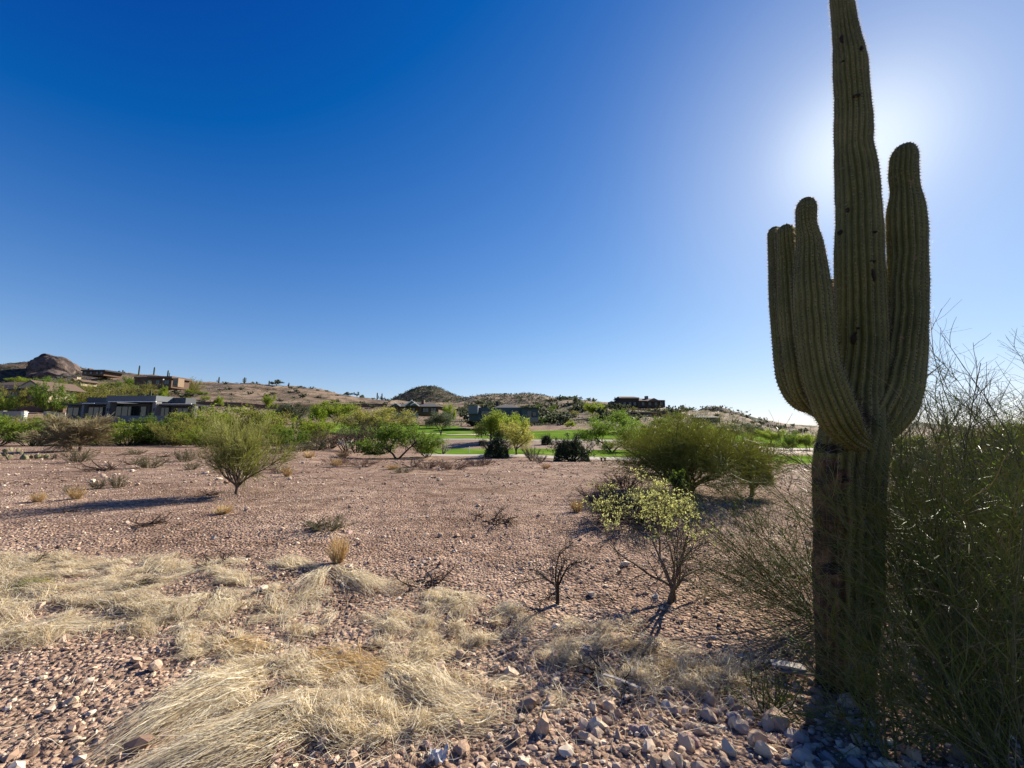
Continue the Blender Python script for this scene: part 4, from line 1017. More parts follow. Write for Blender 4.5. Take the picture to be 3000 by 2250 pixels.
def catmull(P, n):
    P = np.asarray(P, float); k = len(P)
    d = np.r_[0, np.cumsum(np.linalg.norm(np.diff(P[:, :3], axis=0), axis=1))]
    t = np.linspace(0, d[-1], n); out = np.empty((n, P.shape[1]))
    m = np.gradient(P, d, axis=0)
    i = np.clip(np.searchsorted(d, t) - 1, 0, k - 2); hseg = (d[i + 1] - d[i]); s = ((t - d[i]) / hseg)[:, None]; hseg = hseg[:, None]
    out = (2 * s**3 - 3 * s**2 + 1) * P[i] + (s**3 - 2 * s**2 + s) * hseg * m[i] + (-2 * s**3 + 3 * s**2) * P[i + 1] + (s**3 - s**2) * hseg * m[i + 1]
    return out
SPV, SPF, ARV, ARF = [], [], [], []      # collected spine and areole geometry per limb
def limb(name, pts, ribs, nring, depth_amp, seed, label=None, phase=0.0, cork=False, cap=True):
    """pts: (px, py, halfwidth px, distance y) from root to tip"""
    r = np.random.default_rng(seed)
    L = []
    for px, py, hw, y in pts:
        c = at(px, py, y); az = math.atan2(c[0], c[1])
        L.append([*c, hw * mpp(py, y) * math.cos(az) * (1.07 if name == 'arm' else 1.0)])
    C = catmull(L, nring)
    if cap:                                # rounded tip
        tip, R = C[-1, :3], C[-1, 3]; d = nrm(C[-1, :3] - C[-3, :3])
        ex = [np.r_[tip + d * R * 1.5 * math.sin(a), max(R * math.cos(a), .004)] for a in np.linspace(.14, 1.56, 14)]
        C = np.concatenate([C, ex])
    P, R = C[:, :3] - SG_O, C[:, 3]
    K = len(P); tan = nrm(np.gradient(P, axis=0)); ref = np.array([0, 1.0, 0])
    u = nrm(ref - (tan @ ref)[:, None] * tan); w = np.cross(tan, u)
    m = ribs * 8; th = np.arange(m) / m * 2 * math.pi + phase
    wob = fbm(np.arange(K) * .06, np.zeros(K) + seed, 3, seed)
    ph = th[None] + .10 * wob[:, None]
    ribw = np.abs(np.cos(ph * ribs / 2 ))        # 1 on crest, 0 in groove
    prof = ribw ** .75
    arc = np.r_[0, np.cumsum(np.linalg.norm(np.diff(P, axis=0), axis=1))]
    lump = fbm(np.cos(th)[None] * 1.3 + arc[:, None] * 2.2, np.sin(th)[None] * 1.3 + seed + 0 * arc[:, None], 3, seed + 7) * .08 + fbm(arc * 4.5, arc * 0 + seed, 3, seed + 17)[:, None] * .035
    RR = R[:, None] * (1 - depth_amp + depth_amp * prof + lump + .006 * np.sin(arc[:, None] * 240) * (prof > .8))
    V = P[:, None] + RR[..., None] * (u[:, None] * np.cos(th)[None, :, None] + w[:, None] * np.sin(th)[None, :, None])
    Q = []
    a = (np.arange(K - 1) * m)[:, None]; j = np.arange(m)[None]
    Q = np.stack([a + j, a + (j + 1) % m, a + (j + 1) % m + m, a + j + m], -1).reshape(-1, 4)
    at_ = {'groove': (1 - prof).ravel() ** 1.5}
    ck = np.zeros((K, m)); chh = np.zeros((K, m))
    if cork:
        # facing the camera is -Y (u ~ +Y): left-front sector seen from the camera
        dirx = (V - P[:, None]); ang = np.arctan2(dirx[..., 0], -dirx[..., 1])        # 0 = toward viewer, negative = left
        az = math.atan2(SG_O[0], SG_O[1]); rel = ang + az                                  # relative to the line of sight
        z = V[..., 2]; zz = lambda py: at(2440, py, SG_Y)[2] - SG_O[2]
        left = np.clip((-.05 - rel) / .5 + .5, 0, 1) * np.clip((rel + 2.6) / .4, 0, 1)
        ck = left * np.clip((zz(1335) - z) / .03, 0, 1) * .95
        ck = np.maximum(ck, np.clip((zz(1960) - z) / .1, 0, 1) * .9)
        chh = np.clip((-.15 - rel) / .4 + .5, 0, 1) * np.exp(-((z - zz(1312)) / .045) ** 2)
        chh = np.maximum(chh, np.exp(-((z - zz(1655)) / .04) ** 2 - ((rel + .45 - (z - zz(1655)) * 2) / .35) ** 2) * 1.3)  # black spot for a hole: its dark inside is painted on the skin
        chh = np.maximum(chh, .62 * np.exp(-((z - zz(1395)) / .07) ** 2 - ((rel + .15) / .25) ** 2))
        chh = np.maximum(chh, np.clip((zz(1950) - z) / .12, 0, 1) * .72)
    at_['cork'] = ck.ravel(); at_['char_and_hole'] = chh.ravel()
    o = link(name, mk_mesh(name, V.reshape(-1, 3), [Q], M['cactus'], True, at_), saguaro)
    if label: o['label'] = label
    # areoles and spines along the crests
    n_a = int(arc[-1] / .027); AV, SV = [], []
    for k in range(ribs):
        s = np.linspace(.05, arc[-1] - .001, n_a) + r.normal(0, .003, n_a); s = np.clip(s, 0, arc[-1])
        fi = np.interp(s, arc, np.arange(K)); i0 = np.minimum(fi.astype(int), K - 2); f = (fi - i0)[:, None]
        # crest: ph*ribs/2 = k*pi  -> th = 2k pi/ribs - .10*wob
        tk = 2 * math.pi * k / ribs - .10 * np.interp(fi, np.arange(K), wob)
        pi = P[i0] * (1 - f) + P[i0 + 1] * f; ui = u[i0]; wi = w[i0]; ti = tan[i0]
        Ri = np.interp(s, arc, R)
        jj = (np.round((tk - phase) / (2 * math.pi) * m).astype(int)) % m
        rr_ = RR[i0, jj] * (1 - f[:, 0]) + RR[i0 + 1, jj] * f[:, 0]
        nd = ui * np.cos(tk)[:, None] + wi * np.sin(tk)[:, None]
        c = pi + nd * (rr_ + .0015)[:, None]
        side = np.cross(ti, nd)
        keep = Ri > .02
        c, nd, side, ti = c[keep], nd[keep], side[keep], ti[keep]
        e = .0068
        AV.append(np.stack([c - ti * e, c + side * e * .75, c + ti * e, c - side * e * .75, c + nd * e * .6], 1))
        for q in range(4):
            dd = nrm(nd + r.normal(0, .65, c.shape)); ln = r.uniform(.012, .030, len(c))[:, None]
            sd = nrm(np.cross(dd, r.normal(0, 1, c.shape))) * .0011
            SV.append(np.stack([c - sd, c + sd, c + dd * ln], 1))
    AV = np.concatenate(AV); b = np.arange(len(AV))[:, None] * 5
    AF = np.concatenate([np.concatenate([b + i, b + (i + 1) % 4, b + 4], 1) for i in range(4)])
    a = link('areoles', mk_mesh('areoles', AV.reshape(-1, 3), [AF], M['areole']), o); a['kind'] = 'stuff'
    SV = np.concatenate(SV); s_ = link('spines', mk_mesh('spines', SV.reshape(-1, 3), [np.arange(len(SV) * 3).reshape(-1, 3)], M['spine']), o); s_['kind'] = 'stuff'
    return o
Y0 = SG_Y
trunk = limb('trunk', [(2476, 2080, 84, Y0), (2475, 2000, 85, Y0), (2476, 1873, 92, Y0), (2481, 1700, 101, Y0), (2486, 1529, 103, Y0), (2488, 1340, 108, Y0), (2498, 1275, 106, Y0), (2510, 1180, 92, Y0), (2518, 1082, 86, Y0),
   (2522, 870, 80, Y0), (2518, 745, 77, Y0), (2517, 675, 76, Y0), (2511, 560, 70, Y0), (2508, 506, 68, Y0), (2501, 430, 60, Y0), (2501, 380, 61, Y0), (2496, 274, 57, Y0), (2491, 200, 57, Y0), (2476, 80, 41, Y0), (2464, -20, 36, Y0), (2455, -180, 34, Y0), (2450, -330, 30, Y0)], 20, 300, .20, 3, cork=True)
limb('arm', [(2505, 1300, 40, Y0 - .02), (2560, 1262, 56, Y0 - .05), (2600, 1200, 74, Y0 - .08), (2627, 1128, 75, Y0 - .08), (2645, 1034, 68, Y0 - .08), (2656, 889, 61, Y0 - .08), (2658, 745, 60, Y0 - .08), (2656, 675, 61, Y0 - .08), (2653, 610, 56, Y0 - .08), (2652, 561, 45, Y0 - .08), (2648, 506, 46, Y0 - .08), (2649, 466, 44, Y0 - .08)], 17, 150, .22, 11, label='tall right arm with a pinched neck')
limb('arm', [(2530, 1300, 36, Y0 - .10), (2492, 1276, 50, Y0 - .20), (2452, 1222, 62, Y0 - .26), (2424, 1150, 62, Y0 - .28), (2404, 1082, 58, Y0 - .28), (2390, 986, 57, Y0 - .28), (2382, 889, 56, Y0 - .28), (2376, 793, 49, Y0 - .28), (2371, 710, 38, Y0 - .28), (2362, 660, 31, Y0 - .28), (2362, 615, 31, Y0 - .28)], 17, 150, .22, 12, label='front left arm crossing the trunk, tallest of the left arms')
limb('arm', [(2450, 1208, 34, Y0 + .06), (2400, 1192, 40, Y0 + .04), (2362, 1150, 46, Y0 - .02), (2344, 1082, 48, Y0 - .05), (2332, 986, 46, Y0 - .05), (2320, 889, 42, Y0 - .05), (2312, 793, 36, Y0 - .05), (2305, 721, 30, Y0 - .05), (2303, 693, 29, Y0 - .05)], 15, 130, .22, 13, label='middle left arm')
limb('arm', [(2455, 1190, 28, Y0 + .14), (2400, 1186, 32, Y0 + .14), (2350, 1172, 38, Y0 + .13), (2316, 1120, 38, Y0 + .12), (2300, 1058, 33, Y0 + .12), (2292, 986, 31, Y0 + .12), (2284, 889, 30, Y0 + .12), (2279, 793, 27, Y0 + .12), (2272, 721, 22, Y0 + .12), (2270, 690, 21, Y0 + .12)], 15, 120, .18, 14, label='leftmost slender arm')
limb('arm', [(2480, 1130, 26, Y0 + .25), (2455, 1080, 30, Y0 + .30), (2446, 980, 30, Y0 + .32), (2442, 900, 26, Y0 + .32), (2440, 842, 22, Y0 + .32)], 15, 70, .18, 15, label='short arm hidden behind the trunk')
# dark woodpecker scars: irregular raised scabs on the trunk front
def scab(px, py, w, h, seed):
    r = np.random.default_rng(seed); y = Y0; c = at(px, py, y)
    sight = nrm(np.array([c[0], c[1], 0])); hw = np.interp(py, [190, 400, 700, 1100], [56, 60, 76, 84]) * mpp(py, y) * math.cos(math.atan2(c[0], c[1]))
    mid = at(np.interp(py, [190, 400, 700, 1100], [2491, 2501, 2517, 2518]), py, y)
    right = np.array([sight[1], -sight[0], 0]); off = float((c - mid) @ right); dep = math.sqrt(max(hw * hw - off * off, 0))
    p = mid + right * off - sight * (dep * .955) - SG_O; s = mpp(py, y)
    v, f = rock_shape(1, r, 8, 1.0); v = v[:, :1] * right * w * s + v[:, 1:2] * sight * .016 + v[:, 2:3] * np.array([0, 0, 1]) * h * s * 1.4
    link('scar', mk_mesh('scar', v + p, [f], M['scar']), trunk)
for i, (px, py, w, h_) in enumerate([(2470, 132, 9, 12), (2512, 311, 10, 6), (2462, 683, 7, 9), (2566, 706, 8, 5), (2558, 790, 12, 7), (2560, 820, 5, 22), (2484, 628, 6, 8), (2504, 1002, 9, 12), (2516, 972, 5, 5), (2508, 985, 4, 4), (2470, 196, 5, 3), (2530, 180, 5, 6)]): scab(px, py, w, h_, 300 + i)

# dead twigs and spiny rubbish caught in the crotch
rn = np.random.default_rng(66); cc = at(2512, 1216, Y0 - .20) - SG_O
PT = grow(cc + rn.normal(0, .035, (150, 3)) * np.array([1, .6, 1.6]), rn.normal(0, 1, (150, 3)), rn.uniform(.03, .12, 150), 4, .25, 0, rn)
V, Fq = tubes(PT, .0022, .0012, 3); link('caught_twigs', mk_mesh('caught_twigs', V, [Fq], M['dead']), saguaro, kind='stuff')
# ------------------------------------------------------------------ NEAR SHRUBS
def near_shrub(name, label, cat, px, pbase, ptop, wpx, trunks=1, trunk_h=.2, n1=9, n2=60, n3=500, n4=2500, leaves=0, leaf=.02, lm='leaf_olive', bm='bark_grey', tm='twig_olive', spread=.75, seed=1, tr=.03, up=.03, leaf_lo=.0, twl=.14, tw=.0022, y=None, aspect=3, lean=(0, 0), wig=.13):
    g = G(px, pbase) if y is None else Gy(px, y)
    s = mpp((pbase + ptop) / 2, g[1]); h, w = (pbase - ptop) * s, wpx * s
    r = np.random.default_rng(seed)
    S = np.zeros((trunks, 3)); S[:, :2] = r.normal(0, .03 * h, (trunks, 2)) * (trunks > 1); S[:, 2] = -.05 * h
    a0 = np.arange(trunks) / trunks * 6.28 + 1
    d0 = np.stack([np.cos(a0) * .5 * (trunks > 1) + lean[0], np.sin(a0) * .5 * (trunks > 1) + lean[1], np.ones(trunks)], 1)
    P0 = grow(S, d0, np.full(trunks, (trunk_h + .05) * h), 5, .12, 0, r)
    i = np.arange(n1) % trunks; a = np.arange(n1) / n1 * 6.283 + r.uniform(0, .6, n1); e = spread * r.uniform(.35, 1.15, n1)
    st = P0[i, -1] * 1.0; st = st - (P0[i, -1] - P0[i, -2]) * r.uniform(0, .9, n1)[:, None]
    P1 = grow(st, np.stack([np.cos(a) * e, np.sin(a) * e, np.full(n1, .75)], 1), h * .75 * r.uniform(.7, 1.1, n1), 8, wig, .02, r)
    P2, _, _ = spawn(P1, n2, .15, 1, .3, .9, h * .5, 7, wig, up, r, .35)
    P3, _, _ = spawn(P2, n3, .1, 1, .3, .9, h * .28, 5, wig, up, r, .35)
    P4, _, _ = spawn(P3, n4, .0, 1, .3, 1.0, h * twl, 4, .15, up, r, .2)
    allP = [P1, P2, P3, P4]
    kx = (w / 2) / np.percentile(np.abs(P4[..., 0]), 99.3); kz = h / np.percentile(P4[..., 2], 99.7)
    for P in [P0] + allP: P[..., :2] *= kx if P is not P0 else min(kx, 1.0); 
    if kx > 1:
        pass
    for P in [P0] + allP: P[..., 2] *= kz
    # keep limb roots on the trunk after widening
    off = (P0[i, -1] - P1[:, 0]) * np.array([1, 1, 0]); 
    for P in allP: P[..., 2] = np.maximum(P[..., 2], .01)
    root = thing(name, label, cat, g)
    V, Fs = join([tubes(P0, tr, tr * .8, 8), tubes(P1, tr * .55, tr * .14, 6), tubes(P2, tr * .2, tr * .06, 4)])
    link('trunk', mk_mesh('trunk', V, Fs, M[bm], True), root)
    V, Fs = join([tubes(P3, tw * 1.6, tw, 3), tubes(P4, tw, tw * .6, 3)])
    link('twigs', mk_mesh('twigs', V, Fs, M[tm]), root, kind='stuff')
    if leaves:
        C, D = along(P4, leaves, .012 * h, r, .2)
        keep = C[:, 2] > leaf_lo * h; C = C[keep]
        V, Fq = cards(C, leaf * r.uniform(.6, 1.4, len(C)), aspect, r)
        link('leaves', mk_mesh('leaves', V, [Fq], M[lm]), root)
    return root
near_shrub('slender_palo_verde', 'slender olive-green palo verde with a pale trunk standing alone on the gravel', 'tree', 692, 1448, 1212, 262, 1, .13, 14, 90, 800, 3600, 4600, .032, 'leaf_olive', 'bark_grey', 'twig_olive', 1.15, 5, .05, .05, twl=.20, tw=.0035, aspect=7)
near_shrub('bare_branched_tree', 'nearly bare grey-brown tree with a short dark trunk at the left side of the lot', 'tree', 236, 1322, 1216, 178, 1, .2, 10, 90, 900, 4200, 2500, .07, 'leaf_brown', 'bark_grey', 'twig_tan', .95, 6, .13, .02, twl=.2, tw=.011, aspect=5)
near_shrub('yellow_green_shrub', 'big domed yellow-green palo verde shrub left of the giant cactus', 'bush', 2020, 1440, 1212, 430, 3, .12, 18, 200, 2000, 8000, 15000, .040, 'leaf_olive', 'bark_green', 'twig_olive', 1.25, 7, .06, .035, twl=.2, tw=.0042, aspect=7)
near_shrub('yellow_leaved_sapling', 'small mesquite sapling with pale branches and yellow-green leaves, left of the giant cactus', 'bush', 1980, 1762, 1405, 430, 2, .14, 8, 30, 150, 420, 6500, .025, 'leaf_yellow', 'bark_grey', 'bark_grey', 1.05, 9, .028, .02, leaf_lo=.56, twl=.16, tw=.0019, aspect=2.2, wig=.2)
near_shrub('bare_sapling', 'small leafless dark sapling left of the yellow-leaved sapling', 'bush', 1632, 1772, 1592, 260, 1, .34, 5, 18, 90, 300, 0, .02, 'leaf_brown', 'bark', 'dead', .9, 21, .022, .01, twl=.24, tw=.0016, lean=(.35, 0), wig=.22)
near_shrub('low_leafy_bush', 'low dark bush with yellow-green tips behind the yellow-leaved sapling', 'bush', 1880, 1530, 1430, 330, 3, .1, 16, 90, 500, 1800, 7000, .028, 'leaf_yellow', 'bark', 'dead', 1.2, 10, .03, .02, leaf_lo=.4, twl=.2, tw=.003, aspect=2.2)
near_shrub('vine_covered_stump', 'dark upright trunk stump wrapped in small green leaves before the big yellow-green shrub', 'stump', 1992, 1500, 1380, 64, 1, .8, 8, 40, 200, 600, 2400, .035, 'leaf_green', 'bark', 'dead', .25, 14, .09, .06, twl=.12, tw=.003, aspect=2)
near_shrub('olive_shrub', 'olive shrub touching the right side of the big yellow-green shrub, lower than it', 'bush', 2205, 1452, 1296, 150, 3, .12, 12, 90, 900, 4000, 5000, .035, 'leaf_olive', 'bark_green', 'twig_olive', 1.0, 17, .04, .03, twl=.2, tw=.004, aspect=6)

def whips(n, root, rad, dirc, dspread, L, sidel, nside, nfine, r, up=.0, wig=.085):
    S = root + r.normal(0, rad, (n, 3)) * np.array([1, 1, .2])
    d = nrm(np.asarray(dirc, float) + r.normal(0, 1, (n, 3)) * dspread)
    P1 = grow(S, d, L * r.uniform(.55, 1.15, n), 10, wig, up, r)
    P2, _, _ = spawn(P1, nside, .1, .97, .3, .95, sidel, 6, .10, up, r, .45)
    P3, _, _ = spawn(P2, nfine, .05, 1, .4, 1.1, sidel * .42, 4, .13, 0, r, .3)
    for P in (P1, P2, P3): P[..., 2] = np.maximum(P[..., 2], .01)
    return P1, P2, P3
def whip_bush(name, label, base, sets, tm, seed, leaves=0, lm='leaf_green', leaf=.012, k=1.0, bare=None):
    r = np.random.default_rng(seed); root = thing(name, label, 'bush', base)
    A, B, Cc = [], [], []
    for (n, off, rad, dirc, dsp, L, sl, ns, nf) in sets:
        p1, p2, p3 = whips(n, np.array(off, float), rad, dirc, dsp, L, sl, ns, nf, r); A.append(p1); B.append(p2); Cc.append(p3)
    A, B, Cc = np.concatenate(A), np.concatenate(B), np.concatenate(Cc)
    V, Fs = join([tubes(A, .0066 * k, .0017 * k, 5)]); link('stems', mk_mesh('stems', V, Fs, M['bark_green'], True), root)
    V, Fs = join([tubes(B[::4 ] * 1.0, .0024 * k, .0012 * k, 3), tubes(Cc[::4], .0013 * k, .0008 * k, 3)]); link('dead_twigs', mk_mesh('dead_twigs', V, Fs, M['twig_tan']), root, kind='stuff')
    V, Fs = join([tubes(np.delete(B, np.s_[::4], 0), .0024 * k, .0012 * k, 3), tubes(np.delete(Cc, np.s_[::4], 0), .0013 * k, .0008 * k, 3)]); link('twigs', mk_mesh('twigs', V, Fs, M[tm]), root, kind='stuff')
    if leaves:
        C, D = along(Cc, leaves, .006, r, .1); V, Fq = cards(C, leaf * r.uniform(.6, 1.5, len(C)), 4, r, 0, D)
        link('leaves', mk_mesh('leaves', V, [Fq], M[lm]), root)
    return root
b1 = at(3010, 2380, 2.05); b1[2] = float(H(b1[0], b1[1]))
print('bush base', b1)
whip_bush('creosote_bush', 'tall dense green whip-stemmed bush filling the right edge beside the giant cactus', b1,
  [(26, (0, 0, 0), .10, (.05, .1, 1), .24, 1.75, .50, 560, 3400), (22, (.2, .3, 0), .16, (-.1, .3, .95), .26, 1.7, .5, 460, 2800), (7, (0, .1, 0), .08, (-.6, .1, .6), .2, 1.0, .35, 110, 700),
   (22, (.55, .2, 0), .2, (.1, .15, 1), .25, 1.85, .5, 460, 2800)], 'twig_green', 31, 8000, 'leaf_green', .014)
b2 = G(2760, 1830)
whip_bush('creosote_bush', 'green twiggy bush growing behind the giant cactus, between it and the right-edge bush', b2,
  [(40, (0, 0, 0), .14, (.05, 0, 1), .36, 1.8, .55, 650, 4000), (24, (.7, .4, 0), .2, (.15, 0, 1), .33, 2.1, .6, 560, 3600), (16, (1.5, .5, 0), .3, (.1, 0, 1), .3, 2.5, .7, 600, 3500)], 'twig_green', 32, 9000, 'leaf_green', .015, 1.2)
b3 = G(2440, 1850)
whip_bush('sprawling_bush', 'bush of long silvery green whips sprawling left from behind the giant cactus', b3,
  [(20, (0, .1, 0), .06, (-.85, .15, .85), .3, 1.65, .5, 200, 1300), (8, (0, .1, 0), .06, (-.5, .1, 1), .32, 1.4, .45, 150, 1000), (6, (-.1, 0, 0), .08, (-1, .2, .55), .3, 1.1, .4, 120, 900), (8, (0, .2, 0), .08, (-1, .4, .6), .2, 2.0, .5, 90, 360)], 'twig_green', 33, 1500, 'leaf_green', .012, .72)
b4 = at(2560, 2150, 2.25); b4[2] = float(H(b4[0], b4[1]))
whip_bush('wispy_bush', 'wispy fine-twigged green growth in front of the giant cactus foot', b4,
  [(5, (0, 0, 0), .08, (-.45, 0, 1), .3, .75, .26, 60, 420), (5, (.1, .05, 0), .1, (-.1, 0, 1), .25, .9, .28, 60, 420)], 'twig_green', 34, 600, 'leaf_green', .010, .9)
b5 = G(2270, 2095)
whip_bush('wispy_bush', 'low green grassy tuft among the rocks left of the giant cactus foot', b5, [(26, (0, 0, 0), .06, (-.1, 0, .7), .5, .30, .12, 160, 500)], 'twig_green', 35, 300, 'leaf_green', .010, .8)
# leafless tops against the sky at the right edge
b6 = at(2960, 2250, 2.6); b6[2] = float(H(b6[0], b6[1]))
M['violet_twig'] = plain('bare_violet_twigs', (.085, .07, .075), (.05, .04, .04), nscale=20)
near_shrub('palo_verde_shrub', 'olive shrub seen behind the right-edge bush, just right of the giant cactus', 'bush', 2740, 1470, 1275, 290, 3, .1, 14, 110, 1000, 4500, 7000, .04, 'leaf_olive', 'bark_green', 'twig_olive', 1.1, 41, .05, .03, twl=.2, tw=.004, aspect=6)
near_shrub('palo_verde_shrub', 'dark green rounded shrub behind the right-edge bush, at the picture edge', 'bush', 2960, 1490, 1215, 330, 3, .1, 14, 110, 1000, 4500, 9000, .045, 'leaf_green', 'bark_green', 'twig_olive', 1.1, 42, .05, .03, twl=.2, tw=.004, aspect=4)
whip_bush('bare_thorn_bush', 'leafless thorny bush whose grey-violet tops rise against the sky at the right edge', b6,
  [(15, (-.1, 0, 0), .12, (-.12, .05, 1), .12, 2.25, .5, 150, 330), (12, (.5, .1, 0), .15, (.0, .0, 1), .13, 2.45, .5, 130, 280)], 'violet_twig', 36, 0, k=1.0)

# ------------------------------------------------------------------ LOT LITTER: scrub, dead wood, cholla, prickly pear
def deadwood_proto(seed, n=9, L=1.0, m='dead'):
    r = np.random.default_rng(seed)
    P1 = grow(r.normal(0, .12, (n, 3)) * np.array([1, 1, 0]) + np.array([0, 0, .03]), np.stack([r.normal(0, 1, n), r.normal(0, 1, n), r.uniform(.0, .5, n)], 1), L * r.uniform(.4, 1, n), 8, .28, 0, r)
    P2, _, _ = spawn(P1, n * 6, .2, 1, .4, 1.2, L * .4, 6, .25, 0, r); P3, _, _ = spawn(P2, n * 22, .1, 1, .4, 1.2, L * .16, 4, .25, 0, r)
    for P in (P1, P2, P3): P[..., 2] = np.maximum(np.minimum(P[..., 2], .45 * L), .01)
    root = thing('dead_branch', 'dead', 'branch')
    V, Fs = join([tubes(P1, .022 * L, .008 * L, 5), tubes(P2, .008 * L, .003 * L, 3), tubes(P3, .003 * L, .0015 * L, 3)])
    return {'root': root, 'kids': [link('branches', mk_mesh('branches', V, Fs, M[m]), root)], 'h': .45, 'w': 1.6}
dw = [deadwood_proto(s) for s in (81, 82, 83)]
for lab, px, pb, w, k in [
    ('tangled dark dead branches lying left of the slender palo verde', 310, 1378, 130, 0), ('dead upright twisted branch on the gravel, left of the slender palo verde', 318, 1374, 60, 1),
    ('long dead branch pile right of the bare-branched tree', 390, 1362, 90, 2), ('small dead branch between the hedge and the slender palo verde', 470, 1340, 56, 0),
    ('flat dead brushwood pile in the middle of the gravel lot', 1470, 1530, 150, 1), ('brush heap in front of the two-trunked mesquite', 1210, 1370, 110, 2),
    ('dark dead brush lying beyond the straw, left of centre', 1250, 1712, 190, 1), ('thin dead branch on the straw left of the dark clump', 640, 1655, 150, 2),
    ('charred tangle of twigs among the rocks near the bottom right', 1790, 1985, 210, 0), ('dead twigs beside the prickly pear', 150, 1345, 60, 2),
    ('dead brush at the left end of the straw', 60, 1665, 120, 0), ('small dead twigs near the slender palo verde shadow tip', 190, 1502, 70, 1),
    ('short dead brushwood on open gravel above the bare sapling', 1400, 1512, 70, 0), ('dry branch at the foot of the slender palo verde', 610, 1452, 80, 2),
    ('dead brush under the left edge of the big yellow-green shrub', 1800, 1420, 110, 1), ('low dark brush patch right of the palo verde on gravel', 930, 1545, 120, 2),
    ('dry brush heap on the gravel below the slender palo verde', 420, 1540, 130, 0), ('dead branch near the cart path left of the bench', 1300, 1372, 60, 1)]:
    g = G(px, pb); s = w * mpp(pb, g[1]) / 1.5
    place(dw[k], lab, g, rr.uniform(0, 6.28), (s, s, s * .8), None, 'dead_branch', 'branch')
# reddish dry shrubs and pale dry tufts
rb = [bush_proto('dry_shrub', 'bush', h=.6, w=1.3, stems=30, twigs=420, leaves=900, leaf=.035, lm='reddead', bm='reddead', seed=s, twigr=.0045, spread=1.2, aspect=5) for s in (85, 86)]
gb = [bush_proto('grey_shrub', 'bush', h=.5, w=1.0, stems=36, twigs=380, leaves=1500, leaf=.04, lm='leaf_grey', bm='leaf_brown', seed=s, twigr=.004, spread=1.0, aspect=5) for s in (87, 88)]
yb = [bush_proto('dry_grass_tuft', 'grass tuft', h=.35, w=.55, stems=120, twigs=160, leaves=0, bm='straw_gold', seed=s, twigr=.003, spread=.8) for s in (89, 90)]
for kind, lab, L in (
  (rb, 'reddish-brown dry shrub', [(1250, 1372, 90, 26, 'right of the two-trunked mesquite'), (1330, 1374, 110, 26, 'right of the mesquite, half way to the first dark round bush'), (1400, 1366, 80, 22, 'just left of the first dark round bush'), (1060, 1366, 110, 24, 'in the shade below the two-trunked mesquite'), (985, 1362, 80, 26, 'left of the mesquite shade'), (1830, 1430, 130, 44, 'under the left edge of the big yellow-green shrub'), (1760, 1470, 150, 40, 'on the gravel left of the big yellow-green shrub'), (1850, 1480, 120, 40, 'between the low leafy bush and the big yellow-green shrub'), (1420, 1362, 40, 22, 'below the path stake'), (820, 1385, 50, 20, 'on the gravel right of the slender palo verde'), (2200, 1420, 110, 30, 'right of the big yellow-green shrub foot')]),
  (gb, 'low grey-green shrub', [(228, 1354, 70, 36, 'on gravel below the bare-branched tree'), (440, 1370, 76, 34, 'right of the dead branches on the left'), (540, 1352, 56, 34, 'behind the slender palo verde, left side'), (395, 1332, 50, 16, 'behind the dead branch pile'), (1040, 1300, 90, 44, 'beside the pale cholla, right side'), (930, 1318, 90, 30, 'left of the pale cholla'), (880, 1322, 90, 26, 'at the foot of the hedge, right of the slender palo verde'), (285, 1432, 40, 28, 'at the far edge of the palo verde shadow'), (345, 1428, 46, 34, 'near the middle of the palo verde shadow'), (205, 1446, 36, 22, 'at the far left of the palo verde shadow'), (560, 1376, 40, 20, 'just left of the slender palo verde crown'), (1180, 1385, 60, 18, 'in front of the mesquite trunks'), (960, 1552, 130, 34, 'on open gravel above the straw'), (640, 1292, 60, 22, 'under the lime bushes'), (740, 1318, 70, 26, 'right behind the slender palo verde'), (810, 1330, 60, 20, 'right of the slender palo verde crown')]),
  (yb, 'pale yellow dry tuft', [(110, 1470, 36, 26, 'left of the palo verde shadow'), (222, 1462, 40, 34, 'in the palo verde shadow edge, left'), (1005, 1340, 40, 20, 'below the pale cholla'), (905, 1342, 34, 20, 'left of the shaded thicket'), (985, 1368, 30, 24, 'before the shaded dark patch'), (840, 1396, 28, 26, 'right of the slender palo verde on gravel'), (620, 1290, 60, 30, 'against the hedge'), (430, 1298, 80, 22, 'at the foot of the lime bush'), (990, 1650, 60, 74, 'standing golden at the back of the straw'), (1765, 1440, 40, 22, 'left of the reddish shrubs'), (1600, 1372, 30, 12, 'below the largest dark bush'), (1690, 1500, 40, 34, 'on gravel before the reddish shrubs'), (655, 1505, 50, 24, 'below the slender palo verde trunk'), (1150, 1375, 40, 14, 'left of the mesquite trunks')])):
    for i, (px, pb, w, hh, where) in enumerate(L):
        nm = {'reddish-brown dry shrub': 'dry_shrub', 'low grey-green shrub': 'grey_shrub', 'pale yellow dry tuft': 'dry_grass_tuft'}[lab]
        put(kind[i % 2], lab + ' ' + where, px, pb, pb - hh, w, nm, None, 'grass tuft' if 'tuft' in lab else 'bush')

